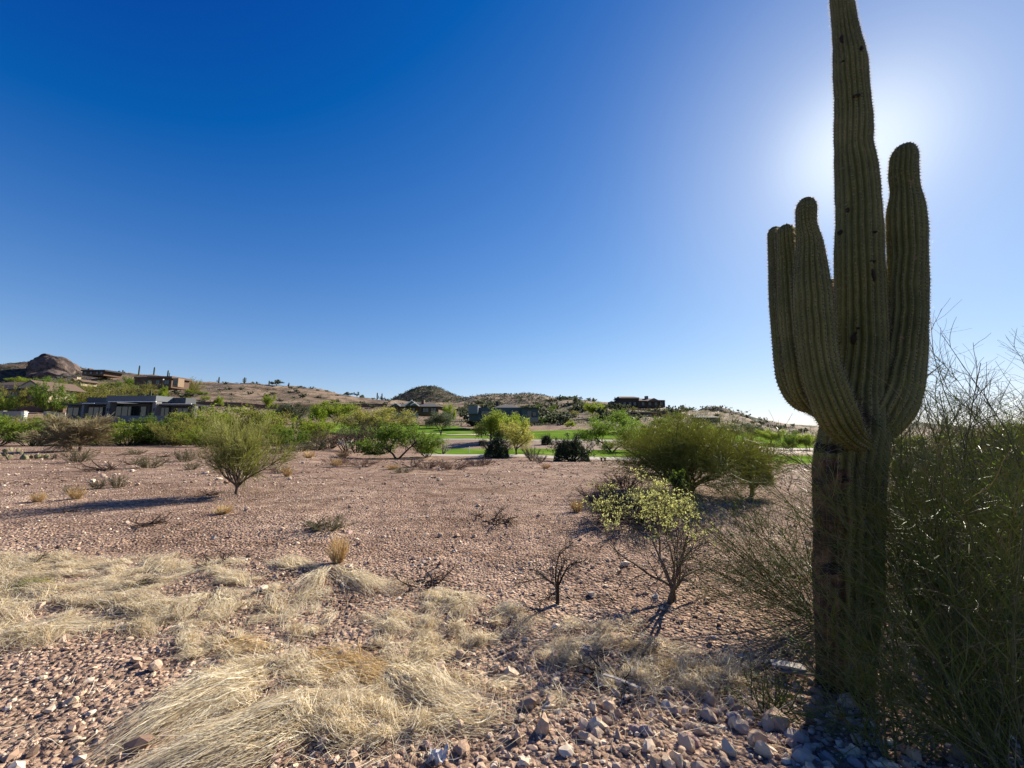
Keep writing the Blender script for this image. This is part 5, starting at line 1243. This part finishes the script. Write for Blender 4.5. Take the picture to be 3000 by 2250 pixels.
# pale cholla cacti: jointed stems
M['cholla'] = foliage('pale_cholla_joints', (.30, .29, .20), (.62, .60, .50), .35, .5, 0)
def cholla(label, px, pb, pt, wpx, seed):
    g = G(px, pb); s = mpp((pb + pt) / 2, g[1]); h = (pb - pt) * s; r = np.random.default_rng(seed)
    root = thing('cholla_cactus', label, 'cactus', g)
    P1 = grow(np.zeros((5, 3)), np.stack([r.normal(0, .6, 5), r.normal(0, .4, 5), np.ones(5)], 1), h * r.uniform(.6, .95, 5), 6, .22, .05, r)
    V, Fq = tubes(P1, .05 * h / 1.5, .035 * h / 1.5, 6); link('stems', mk_mesh('stems', V, [Fq], M['dead'], True), root)
    P2, _, _ = spawn(P1, 34, .3, 1, .4, 1.2, h * .16, 4, .1, .03, r)
    for i in range(34):
        V, Fq = tubes(P2[i:i + 1], .045 * h / 1.5, .03 * h / 1.5, 7); sp, sf = cards(V[r.integers(0, len(V), 40)] + r.normal(0, .012, (40, 3)), .05, 6, r)
        V2, F2 = join([(V, [Fq]), (sp, [sf])]) if False else (np.concatenate([V, sp]), [Fq, sf + len(V)])
        link('joint', mk_mesh('joint', V2, F2, M['cholla']), root)
cholla('pale spiny cholla cactus left of the two-trunked mesquite', 1010, 1326, 1268, 60, 3)
cholla('small cholla cactus at the right end of the mesquite crown', 1298, 1332, 1290, 40, 4)
cholla('small pale cholla among bushes right of the hedge middle', 520, 1302, 1274, 30, 5)
M['pad'] = plain('prickly_pear_skin', (.10, .105, .05), (.24, .22, .13), nscale=4)
def prickly_pear():
    g = G(40, 1345); r = np.random.default_rng(12); root = thing('prickly_pear', 'low sprawling prickly pear with grey-green pads at the left edge of the lot', 'cactus', g)
    v0, f0 = ICO[1]
    for i in range(46):
        sc = np.array([.11, .025, .14]) * r.uniform(.8, 1.2); a, b = r.uniform(0, 3.14), r.normal(0, .6)
        v = v0 * sc; v[:, 2] += sc[2]; ca, sa, cb, sb = math.cos(a), math.sin(a), math.cos(b), math.sin(b)
        v = np.stack([v[:, 0], v[:, 1] * cb - v[:, 2] * sb, v[:, 1] * sb + v[:, 2] * cb], 1); v = np.stack([v[:, 0] * ca - v[:, 1] * sa, v[:, 0] * sa + v[:, 1] * ca, v[:, 2]], 1)
        x = r.uniform(-1.9, 1.9); link('pad', mk_mesh('pad', v + np.array([x, r.normal(0, .5), max(0, (.5 - abs(x + 1) * .3)) * r.uniform(0, 1)]), [f0], M['pad'], True), root)
prickly_pear()

# ------------------------------------------------------------------ MAN-MADE BITS
g = G(1767, 1352); s = mpp(1350, g[1])
bn = thing('path_bench', 'small low dark bench-like slab on two stubby legs beside the cart path', 'bench', g)
mb = MB(); mb.box(-9 * s, 9 * s, -.2, .2, 9 * s, 11.5 * s); link('seat', mb.mesh('seat', M['dead']), bn)
for sx in (-6.5, 4): mb = MB(); mb.box(sx * s, (sx + 3) * s, -.15, .15, 0, 9 * s); link('leg', mb.mesh('leg', M['bark_grey']), bn)
g = G(1375, 1328); s = mpp(1320, g[1])
st = thing('path_stake', 'thin white stake standing beside the cart path left of the first dark round bush', 'stake', g)
V, Fq = tubes(np.array([[[0, 0, -.1], [0, 0, 19 * s]]]), .035, .035, 8); link('post', mk_mesh('post', V, [Fq], M['white_trim']), st)
V, Fq = tubes(np.array([[[0, 0, 19 * s], [0, 0, 20.5 * s]]]), .045, .03, 8); link('cap', mk_mesh('cap', V, [Fq], M['white_trim']), st)
# street lamp by the tan house
lp = thing('street_lamp', 'thin lamp post with small globe in front of the tan flat-roofed house', 'lamp', Gy(462, 190)); hh = at(462, 1114, 190)[2] - lp.location[2]
V, Fq = tubes(np.array([[[0, 0, 0], [0, 0, hh]]]), .12, .08, 6); link('post', mk_mesh('post', V, [Fq], M['dark_metal']), lp)
v, f = ICO[1]; link('globe', mk_mesh('globe', v * .35 + np.array([0, 0, hh + .3]), [f], M['white_trim'], True), lp)
# boards and scraps in the foreground
M['board'] = plain('weathered_board', (.46, .42, .36), (.3, .27, .22), nscale=14, bumps=.4)
M['old_wood'] = plain('old_plank', (.30, .26, .20), (.17, .14, .10), nscale=20, bumps=.5)
def board(name, label, A, B, wpx, th, m, lift=.03):
    a, b = G(*A), G(*B); a[2] += lift; b[2] += lift; d = b - a; L = np.linalg.norm(d); w = wpx * mpp(A[1], a[1])
    o = thing(name, label, 'board', (a + b) / 2, math.atan2(d[1], d[0]))
    r = np.random.default_rng(int(L * 1000)); k = 9; xs = np.linspace(-L / 2, L / 2, k); V = []
    for i, x in enumerate(xs):
        e0, e1 = w / 2 * (1 - .25 * (i == k - 1)) + r.normal(0, .02 * w), w / 2 * (1 - .3 * (i == 0)) + r.normal(0, .02 * w); z = .02 * math.sin(i * .5) * L + d[2] * (x / L)
        V += [(x, -e0, z), (x, e1, z), (x, e1, z + th), (x, -e0, z + th)]
    Fq = [(i * 4 + j, i * 4 + (j + 1) % 4, i * 4 + 4 + (j + 1) % 4, i * 4 + 4 + j) for i in range(k - 1) for j in range(4)] + [(3, 2, 1, 0), ((k - 1) * 4, (k - 1) * 4 + 1, (k - 1) * 4 + 2, (k - 1) * 4 + 3)]
    link('plank', mk_mesh('plank', V, [np.array(Fq)], m), o); return o
board('white_board', 'pale sunlit board lying propped just left of the giant cactus foot', (2262, 1975), (2362, 1992), 30, .014, M['board'], .07)
board('wooden_lath', 'thin dark lath sticking out under the pale board towards the giant cactus', (2290, 1990), (2470, 2018), 9, .012, M['old_wood'], .05)
board('splintered_plank', 'thin splintered grey plank lying across the charred twigs', (1768, 2010), (1878, 2052), 9, .008, M['board'], .07)
def scrap():
    g = G(1282, 2236); r = np.random.default_rng(4); s = mpp(2230, g[1]); o = thing('plastic_scrap', 'crumpled translucent grey plastic scrap among stones at the bottom edge', 'litter', g)
    n = 7; X, Yv = np.meshgrid(np.linspace(-26, 26, n) * s, np.linspace(-20, 26, n) * s); V = np.stack([X, Yv, r.uniform(.01, .06, X.shape)], -1).reshape(-1, 3); V[:, :2] += r.normal(0, .004, (n * n, 2))
    link('sheet', mk_mesh('sheet', V, [grid_faces(n, n)], plain('cloudy_plastic', (.38, .39, .42), (.3, .3, .33), rough=.3, spec=.5)), o)
scrap()

# ------------------------------------------------------------------ STONES
def ground_pts(px, py):
    P = np.array([EYE / -T(b) for b in py]); x = (px - 1500) / F * np.array([(CP + T(b) * SP) for b in py]) * P
    return np.stack([x, P, H(x, P)], 1)
r = np.random.default_rng(2024)
def peb_layer(n, ya, yb, size, var, seed, name, mat_, power=1.0, sub=0, clip=None):
    r = np.random.default_rng(seed)
    y = (ya ** (2 - power) + (yb ** (2 - power) - ya ** (2 - power)) * r.random(n)) ** (1 / (2 - power))
    x = r.uniform(-1.5, 1.5, n) * y
    C = np.stack([x, y, H(x, y)], 1)
    dn = fbm(x * .9, y * .9, 3, seed + 1) + .25 * r.normal(0, 1, n)
    keep = dn > -.25
    if clip is not None: keep &= clip(x, y, r)
    C = C[keep]; S = size * np.exp(r.normal(0, var, len(C)))
    C[:, 2] += S * r.uniform(-.12, .2, len(S))
    V, Fc = rock_field(C, S * .5, 14, sub, r)
    return link(name, mk_mesh(name, V, [Fc], M[mat_]), kind='stuff')
peb_layer(32000, 1.25, 5.5, .019, .62, 501, 'gravel', 'pebble')
peb_layer(32000, 5.0, 15, .027, .5, 502, 'gravel', 'pebble', 1.0)
peb_layer(6500, 1.25, 3.4, .044, .5, 503, 'gravel', 'pebble', 1.0, 0, lambda x, y, r: (r.random(len(x)) < np.clip(.25 + (x + .6) * .5, .12, 1) * np.clip((3.0 - y) / 1.2, .15, 1)))
peb_layer(5000, 12, 38, .10, .4, 504, 'gravel', 'pebble', 1.2)
# individual rocks, the largest in view
rock_meshes = []
for k in range(12):
    v, f = rock_shape(1, np.random.default_rng(700 + k), 11, .85); rock_meshes.append(mk_mesh('rock', v, [f], M['rock']))
def rock(px, py, wpx, label, group=None, hk=1.0, k=None, rot=None, mt=None):
    g = ground_pts(np.array([px]), np.array([py]))[0]; s = wpx / 2 * mpp(py, g[1]) * .9
    me = rock_meshes[k if k is not None else rr.randrange(12)]
    if mt: me = me.copy(); me.materials.clear(); me.materials.append(M[mt])
    o = link('rock', me); o.location = (g[0], g[1], g[2] + s * .28 * hk)
    o.rotation_euler = (rr.uniform(-.25, .25), rr.uniform(-.25, .25), rot if rot is not None else rr.uniform(0, 6.28)); o.scale = (s, s, s * hk)
    return tag(o, label, 'rock', group)
M['rock_blue'] = island('grey_blue_rock', [(0, (.24, .20, .20)), (1, (.32, .27, .26))], .75, .3, 14, 0, .5)
M['rock_pink'] = island('pinkish_rock', [(0, (.40, .27, .23)), (1, (.48, .34, .29))], .9, .2, 14, 0, .5)
for px, py, w, hk, lab, mt in [
  (450, 1955, 46, 1.0, 'blocky tan stone standing alone on the gravel, above the straw fan at left', None), (572, 1888, 44, .9, 'pale angular stone right of the blocky tan stone', None),
  (640, 1935, 36, .9, 'rounded stone at the left tip of the brown straw bundle', None), (720, 1925, 34, .9, 'pink-grey stone under the brown straw bundle', 'rock_pink'), (668, 1852, 40, .8, 'dark-faced stone in the small rock group above the brown straw bundle', None),
  (380, 1872, 30, .8, 'dark pointed stone on the gravel near the pale left straw', None), (120, 1990, 44, .7, 'dark flat stone on the lower-left gravel', None), (352, 2078, 42, .7, 'light brown stone beside the tip of the straw fan', None), (240, 2030, 30, .8, 'small tan stone left of the straw fan', None),
  (950, 2170, 46, .9, 'brown stone at the right foot of the lower straw fan', None), (815, 2215, 54, .7, 'pinkish flat stone at the bottom below the straw fan', 'rock_pink'), (810, 2240, 26, .8, 'small blue-grey stone at the bottom edge below the straw fan', 'rock_blue'), (1028, 2212, 46, .8, 'tan stone on the bottom left of the plastic scrap', None),
  (1004, 1912, 38, 1.0, 'tan stone poking out of the straw, left of centre', None), (1158, 1818, 26, 1.0, 'dark small stone in the straw, first of two', None), (1195, 1822, 26, 1.0, 'dark small stone in the straw, second of two', None),
  (1246, 1872, 40, 1.0, 'tan boulder in the straw at the centre', None), (1270, 1850, 30, 1.0, 'dark stone directly behind the central tan boulder', None), (1350, 1898, 46, 1.0, 'cracked stone right of the central tan boulder', None), (1512, 1905, 40, 1.1, 'upright oval stone right of the cracked stone', None),
  (1550, 1945, 40, 1.1, 'dark angular stone in the rock cluster above the pale boulders', None), (1620, 1925, 58, 1.1, 'large pale stone at the top of the rock cluster', None), (1678, 1925, 40, .9, 'stone right of the large pale stone', None), (1712, 1908, 62, .75, 'smooth blue-grey stone lying on golden straw', 'rock_blue'),
  (1580, 1962, 34, .9, 'small rounded stone under the large pale stone', None), (1625, 1985, 50, .9, 'flat stone at the lower end of the rock cluster', None), (1655, 1978, 30, .8, 'small stone touching the lower flat stone', None),
  (1556, 2062, 78, .95, 'large pale boulder near the bottom centre, left of a pair', None), (1612, 2062, 62, .95, 'large pale boulder near the bottom centre, right of a pair', None), (1400, 2075, 44, .8, 'tan stone under the brown straw bundle at centre', None), (1330, 2095, 44, .9, 'whitish stone at the end of the thin straw wisps', None), (1305, 2125, 46, .8, 'pale stone below the whitish stone', None), (1196, 2120, 50, .6, 'flat dark-edged stone left of the thin straw wisps', None),
  (1350, 2182, 74, .9, 'big rough brown stone near the bottom, left of centre right', None), (1250, 2170, 46, .9, 'pinkish stone above the plastic scrap', 'rock_pink'), (1750, 2128, 76, 1.0, 'big brown stone right of the bottom centre, below the splintered plank', None), (1860, 2148, 54, 1.1, 'pale pointed slab below the big brown stone, left of a pair', 'rock_pink'), (1895, 2158, 58, 1.1, 'purple-grey pointed slab, right of the pale pointed slab', 'rock_blue'),
  (2022, 2030, 46, .9, 'round stone below the golden straw', None), (2080, 2040, 60, 1.2, 'tall tan stone below the golden straw', None), (2140, 2040, 50, .8, 'flat tan stone right of the tall tan stone', None), (2150, 2100, 86, .8, 'long purple-brown stone slanting down to the right', 'rock_blue'), (2250, 2130, 62, 1.0, 'rounded brown stone left of the cactus shadow', None), (2025, 2130, 60, .8, 'tan boulder with rough top near the bottom right', None),
  (2225, 2200, 86, .9, 'largest pale boulder at the bottom right', None), (2030, 2195, 66, 1.0, 'purple-brown rounded stone at the bottom right', 'rock_pink'), (2140, 2232, 62, 1.0, 'pale stone at the bottom edge left of the cactus shadow', None), (2345, 2232, 60, .9, 'smooth round stone inside the edge of the cactus shadow', 'rock_blue'), (2430, 2236, 60, .9, 'smooth round stone deep in the cactus shadow', 'rock_blue'), (2510, 2246, 50, .9, 'last smooth stone at the bottom in the cactus shadow', 'rock_blue'),
  (1998, 2240, 52, .9, 'blocky stone at the very bottom edge, right of centre', None), (1385, 2238, 36, .9, 'small stone at the very bottom right of the plastic scrap', None), (2395, 2010, 46, .7, 'pale stone against the giant cactus foot', None),
  (1022, 1560, 34, .5, 'flat salmon-coloured stone on open gravel above the straw', 'rock_pink'), (1052, 1592, 22, .8, 'small dark block on open gravel', None), (828, 1552, 26, .9, 'dark pointed rock on open gravel right of the palo verde shadow', None), (1400, 1484, 22, .9, 'white-topped rock by the flat brushwood pile', None), (1700, 1575, 22, 1.0, 'tan rock on gravel left of the yellow-leaved sapling', None), (1610, 1442, 14, .8, 'small dark rock on the gravel towards the reddish shrubs', None),
  (1140, 1568, 20, .6, 'dark flat rock left of the row of small rocks', None), (1290, 1566, 22, .9, 'left rock in the short row of small rocks', None), (1340, 1566, 26, .8, 'middle rock in the short row of small rocks', None), (1390, 1568, 22, .7, 'right rock in the short row of small rocks', None)]:
    rock(px, py, w, lab, None, hk, None, None, mt)
rq = np.random.default_rng(77); taken = 0
while taken < 225:
    px = rq.uniform(0, 2700); py = rq.uniform(1880, 2330)
    p_ = np.clip((px - 900) / 900, .12, 1) * np.clip((py - 1850) / 260, .1, 1)
    if rq.random() > p_ : continue
    w = np.clip(30 * math.exp(rq.normal(0, .42)), 14, 70) * (1 if px < 1500 else 1.12)
    if px < 1200: lb, gp = 'small tan stone scattered on the lower left gravel and straw', 'stones on the lower left gravel'
    elif px < 2300: lb, gp = 'hand-sized angular tan stone heaped in the stony bank along the bottom', 'stones of the bottom bank'
    else: lb, gp = 'stone lying in the dark shadow of the giant cactus', 'stones in the cactus shadow'
    rock(px, py, w, lb, gp, rq.uniform(.7, 1.05)); taken += 1

# ------------------------------------------------------------------ STRAW
def straw_strokes(strokes, seed, taper=.45):
    """strokes: (A px, B px, blades, width px at A, width px at B, lift m)"""
    r = np.random.default_rng(seed); out = []
    for (A, B, n, wa, wb, lift) in strokes:
        a, b = G(*A), G(*B); d = b - a; L = np.linalg.norm(d[:2]); d2 = d[:2] / L; pr = np.array([-d2[1], d2[0]])
        sa, sb = wa * mpp(A[1], a[1]), wb * mpp(B[1], b[1]); nt = max(n // 22, 3); tu = r.integers(0, nt, n); q = (np.clip(r.normal(0, .5, nt), -1.1, 1.1))[tu] + r.normal(0, .07, n)
        t0 = r.uniform(-.08, .42, nt)[tu] + r.normal(0, .05, n); t1 = t0 + r.uniform(.35, .8, nt)[tu] * r.uniform(.8, 1.15, n); K = 6; P = np.zeros((n, K, 3))
        j = r.normal(0, .02, (n, 2)); bend = r.normal(0, .05, n); skew = r.normal(0, .12, nt)[tu] + r.normal(0, .06, n) * (1 + 4.5 * (r.random(n) < .15)); rise = np.where(r.random(n) < .12, r.uniform(.02, .09, n), 0)
        n0 = fbm(q * 2.2, t0 * 3, 2, seed) * .8
        for k in range(K):
            f = k / (K - 1); t = t0 + (t1 - t0) * f; lat = q * (sa + (sb - sa) * t) * .5 + bend * math.sin(f * 3.1) + r.normal(0, .005, n) + skew * (t1 - t0) * L * (f - .4)
            P[:, k, :2] = a[:2] + d2 * (t * L)[:, None] + pr * lat[:, None] + j
            P[:, k, 2] = H(P[:, k, 0], P[:, k, 1]) + .006 + lift * (r.uniform(.25, 1.1, nt)[tu]) * r.uniform(.75, 1.1, n) * np.sin(np.clip(t, 0, 1) * math.pi * .8 + .25) * np.exp(-q * q * .7) * (1 + n0) + rise * f ** 1.5
        out.append(P)
    return np.concatenate(out)
def straw_thing(label, strokes, seed, m='straw', w=.0062):
    strokes = [(a, b, int(n * .40), wa * 1.1, wb * 1.15, l * .62) for a, b, n, wa, wb, l in strokes]
    P = straw_strokes(strokes, seed); o = P[:, 0].mean(0); o[2] = H(o[0], o[1])
    root = thing('straw_clump', label, 'dry grass', o)
    V, Fq = ribbons(P - o, w * np.random.default_rng(seed).uniform(.7, 1.3, len(P)), np.random.default_rng(seed + 1), .75)
    link('blades', mk_mesh('blades', V, [Fq], M[m]), root)
straw_thing('big bleached straw fan combed down to the lower left', [((770, 1960), (330, 2215), 1900, 120, 150, .10), ((700, 1965), (420, 2100), 700, 90, 110, .08), ((720, 2000), (500, 2150), 700, 80, 100, .06)], 801)
straw_thing('long golden-brown straw swath below the bleached fan, reaching the bottom edge', [((960, 2040), (400, 2290), 1900, 90, 150, .09), ((900, 2100), (560, 2300), 1200, 90, 140, .07)], 802)
straw_thing('curved straw bundle drooping into a dark hollow at the centre', [((1100, 1960), (1370, 2075), 900, 50, 44, .13), ((1180, 1940), (1330, 2060), 500, 50, 70, .10)], 803)
straw_thing('fine brown straw sweep left of the central hollow', [((900, 1925), (1200, 2020), 900, 90, 80, .08)], 804, 'straw_gold')
straw_thing('golden straw bundle lying toward the giant cactus', [((1880, 1930), (2040, 2010), 900, 70, 60, .06), ((1990, 1950), (2210, 2030), 800, 60, 60, .04)], 805, 'straw_gold')
straw_thing('small golden straw bundle beside the smooth blue-grey stone', [((1925, 1915), (1790, 1895), 600, 16, 50, .06)], 806, 'straw_gold')
straw_thing('bright bleached straw streak at the left edge', [((-60, 1850), (290, 1840), 1500, 60, 40, .04), ((-80, 1875), (180, 1866), 500, 40, 30, .03)], 807)
straw_thing('brown straw bundle bent over stones above the bleached fan', [((640, 1890), (780, 1905), 500, 30, 50, .07)], 808, 'straw_gold')
straw_thing('thin pale wisps curving right between stones below the centre', [((1180, 2090), (1420, 2130), 220, 50, 30, .02)], 809)
straw_thing('upright bleached straw tussock left of centre, back row', [((600, 1740), (480, 1830), 450, 50, 70, .10), ((640, 1730), (650, 1820), 350, 50, 60, .09), ((620, 1730), (690, 1800), 300, 60, 60, .09)], 810)
straw_thing('shaggy straw mound spilling forward at the back centre', [((950, 1660), (860, 1780), 500, 60, 90, .10), ((980, 1660), (1130, 1760), 600, 60, 90, .10)], 811)
straw_thing('pale straw spilling over a stone right of the back centre mound', [((1290, 1730), (1420, 1800), 500, 60, 60, .07), ((1270, 1725), (1290, 1790), 250, 60, 50, .08)], 812)
straw_thing('green-tinged grass hump at the left edge of the straw', [((60, 1735), (170, 1700), 350, 50, 50, .07), ((110, 1735), (60, 1700), 300, 60, 50, .07)], 813, 'straw_green')
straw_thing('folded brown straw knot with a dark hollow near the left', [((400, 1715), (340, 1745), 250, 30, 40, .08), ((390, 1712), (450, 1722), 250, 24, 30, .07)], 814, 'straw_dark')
# the general mat of flattened straw
def straw_mat():
    r = np.random.default_rng(820); S = []
    zone = lambda px, py: (np.interp(px, [-200, 0, 400, 1000, 1500, 1900, 2200], [1620, 1625, 1640, 1650, 1790, 1860, 1960]), np.interp(px, [-200, 0, 250, 500, 700, 1000, 1400, 1700, 1950, 2200], [1880, 1870, 1840, 1800, 2100, 2180, 2120, 2010, 2010, 2040]))
    n = 0
    while n < 430:
        px = r.uniform(-150, 2150); lo, hi = zone(px, 0); py = r.uniform(lo, hi)
        if py > hi or hi <= lo: continue
        fl = fbm(np.array([px / 260.]), np.array([py / 110.]), 2, 5)[0] * 3 + (0 if px < 500 else .35)
        if fbm(np.array([px / 120.]), np.array([py / 50.]), 2, 9)[0] < -.22: continue
        L = r.uniform(50, 150) * (py - 1262) / 600 * (1.6 if px < 500 else 1); sg = -1 if r.random() < .5 else 1
        dx, dy = math.cos(fl) * L * sg, math.sin(fl) * L * .35 * sg
        S.append(((px, py), (px + dx, min(max(py + dy, 1600), 2240)), int(r.uniform(50, 130)), r.uniform(14, 44), r.uniform(22, 70), r.uniform(.008, .085))); n += 1
    P = straw_strokes(S, 821)
    a, b = P[::7], np.delete(P, np.s_[::7], axis=0)
    V, Fq = ribbons(b, .0042 * r.uniform(.7, 1.3, len(b)), r, .75); link('straw', mk_mesh('straw', V, [Fq], M['straw']), kind='stuff')
    V, Fq = ribbons(a, .0042, r, .75); link('straw', mk_mesh('straw', V, [Fq], M['straw_gold']), kind='stuff')
    # loose single stems and stubble
    n = 9000; px = r.uniform(-200, 2300, n); py = r.uniform(1630, 2245, n); lo, hi = zone(px, 0)
    keep = ((py > lo - 20) & (py < hi + 60)) | (r.random(n) < .12); px, py = px[keep], py[keep]
    C = ground_pts(px, py); a = r.uniform(0, 6.28, len(C)); up = np.abs(r.normal(0, .35, len(C)))
    P = grow(C + np.array([0, 0, .008]), np.stack([np.cos(a), np.sin(a), up], 1), r.uniform(.05, .22, len(C)), 4, .1, -.05, r)
    P[..., 2] = np.maximum(P[..., 2], H(P[..., 0], P[..., 1]) + .004)
    V, Fq = ribbons(P, .0036, r, .6); link('stubble', mk_mesh('stubble', V, [Fq], M['straw']), kind='stuff')
straw_mat()
# twig and leaf litter over the lot
def litter():
    r = np.random.default_rng(830); n = 5200
    y = (2.5 ** 1 + (34 - 2.5) * r.random(n)); x = r.uniform(-1.4, 1.35, n) * y
    k = fbm(x * .35, y * .35, 3, 44) + .3 * r.normal(0, 1, n) > .12
    x, y = x[k], y[k]; C = np.stack([x, y, H(x, y) + .01], 1); a = r.uniform(0, 6.28, len(C)); s = .10 + y * .012
    P = grow(C, np.stack([np.cos(a), np.sin(a), r.uniform(0, .35, len(C))], 1), s * r.uniform(.5, 1.5, len(C)), 4, .3, -.05, r)
    P[..., 2] = np.maximum(P[..., 2], H(P[..., 0], P[..., 1]) + .003)
    V, Fq = tubes(P, .0018 + y * .0004, .001 + y * .0002, 3); link('twig_litter', mk_mesh('twig_litter', V, [Fq], M['dead']), kind='stuff')
litter()
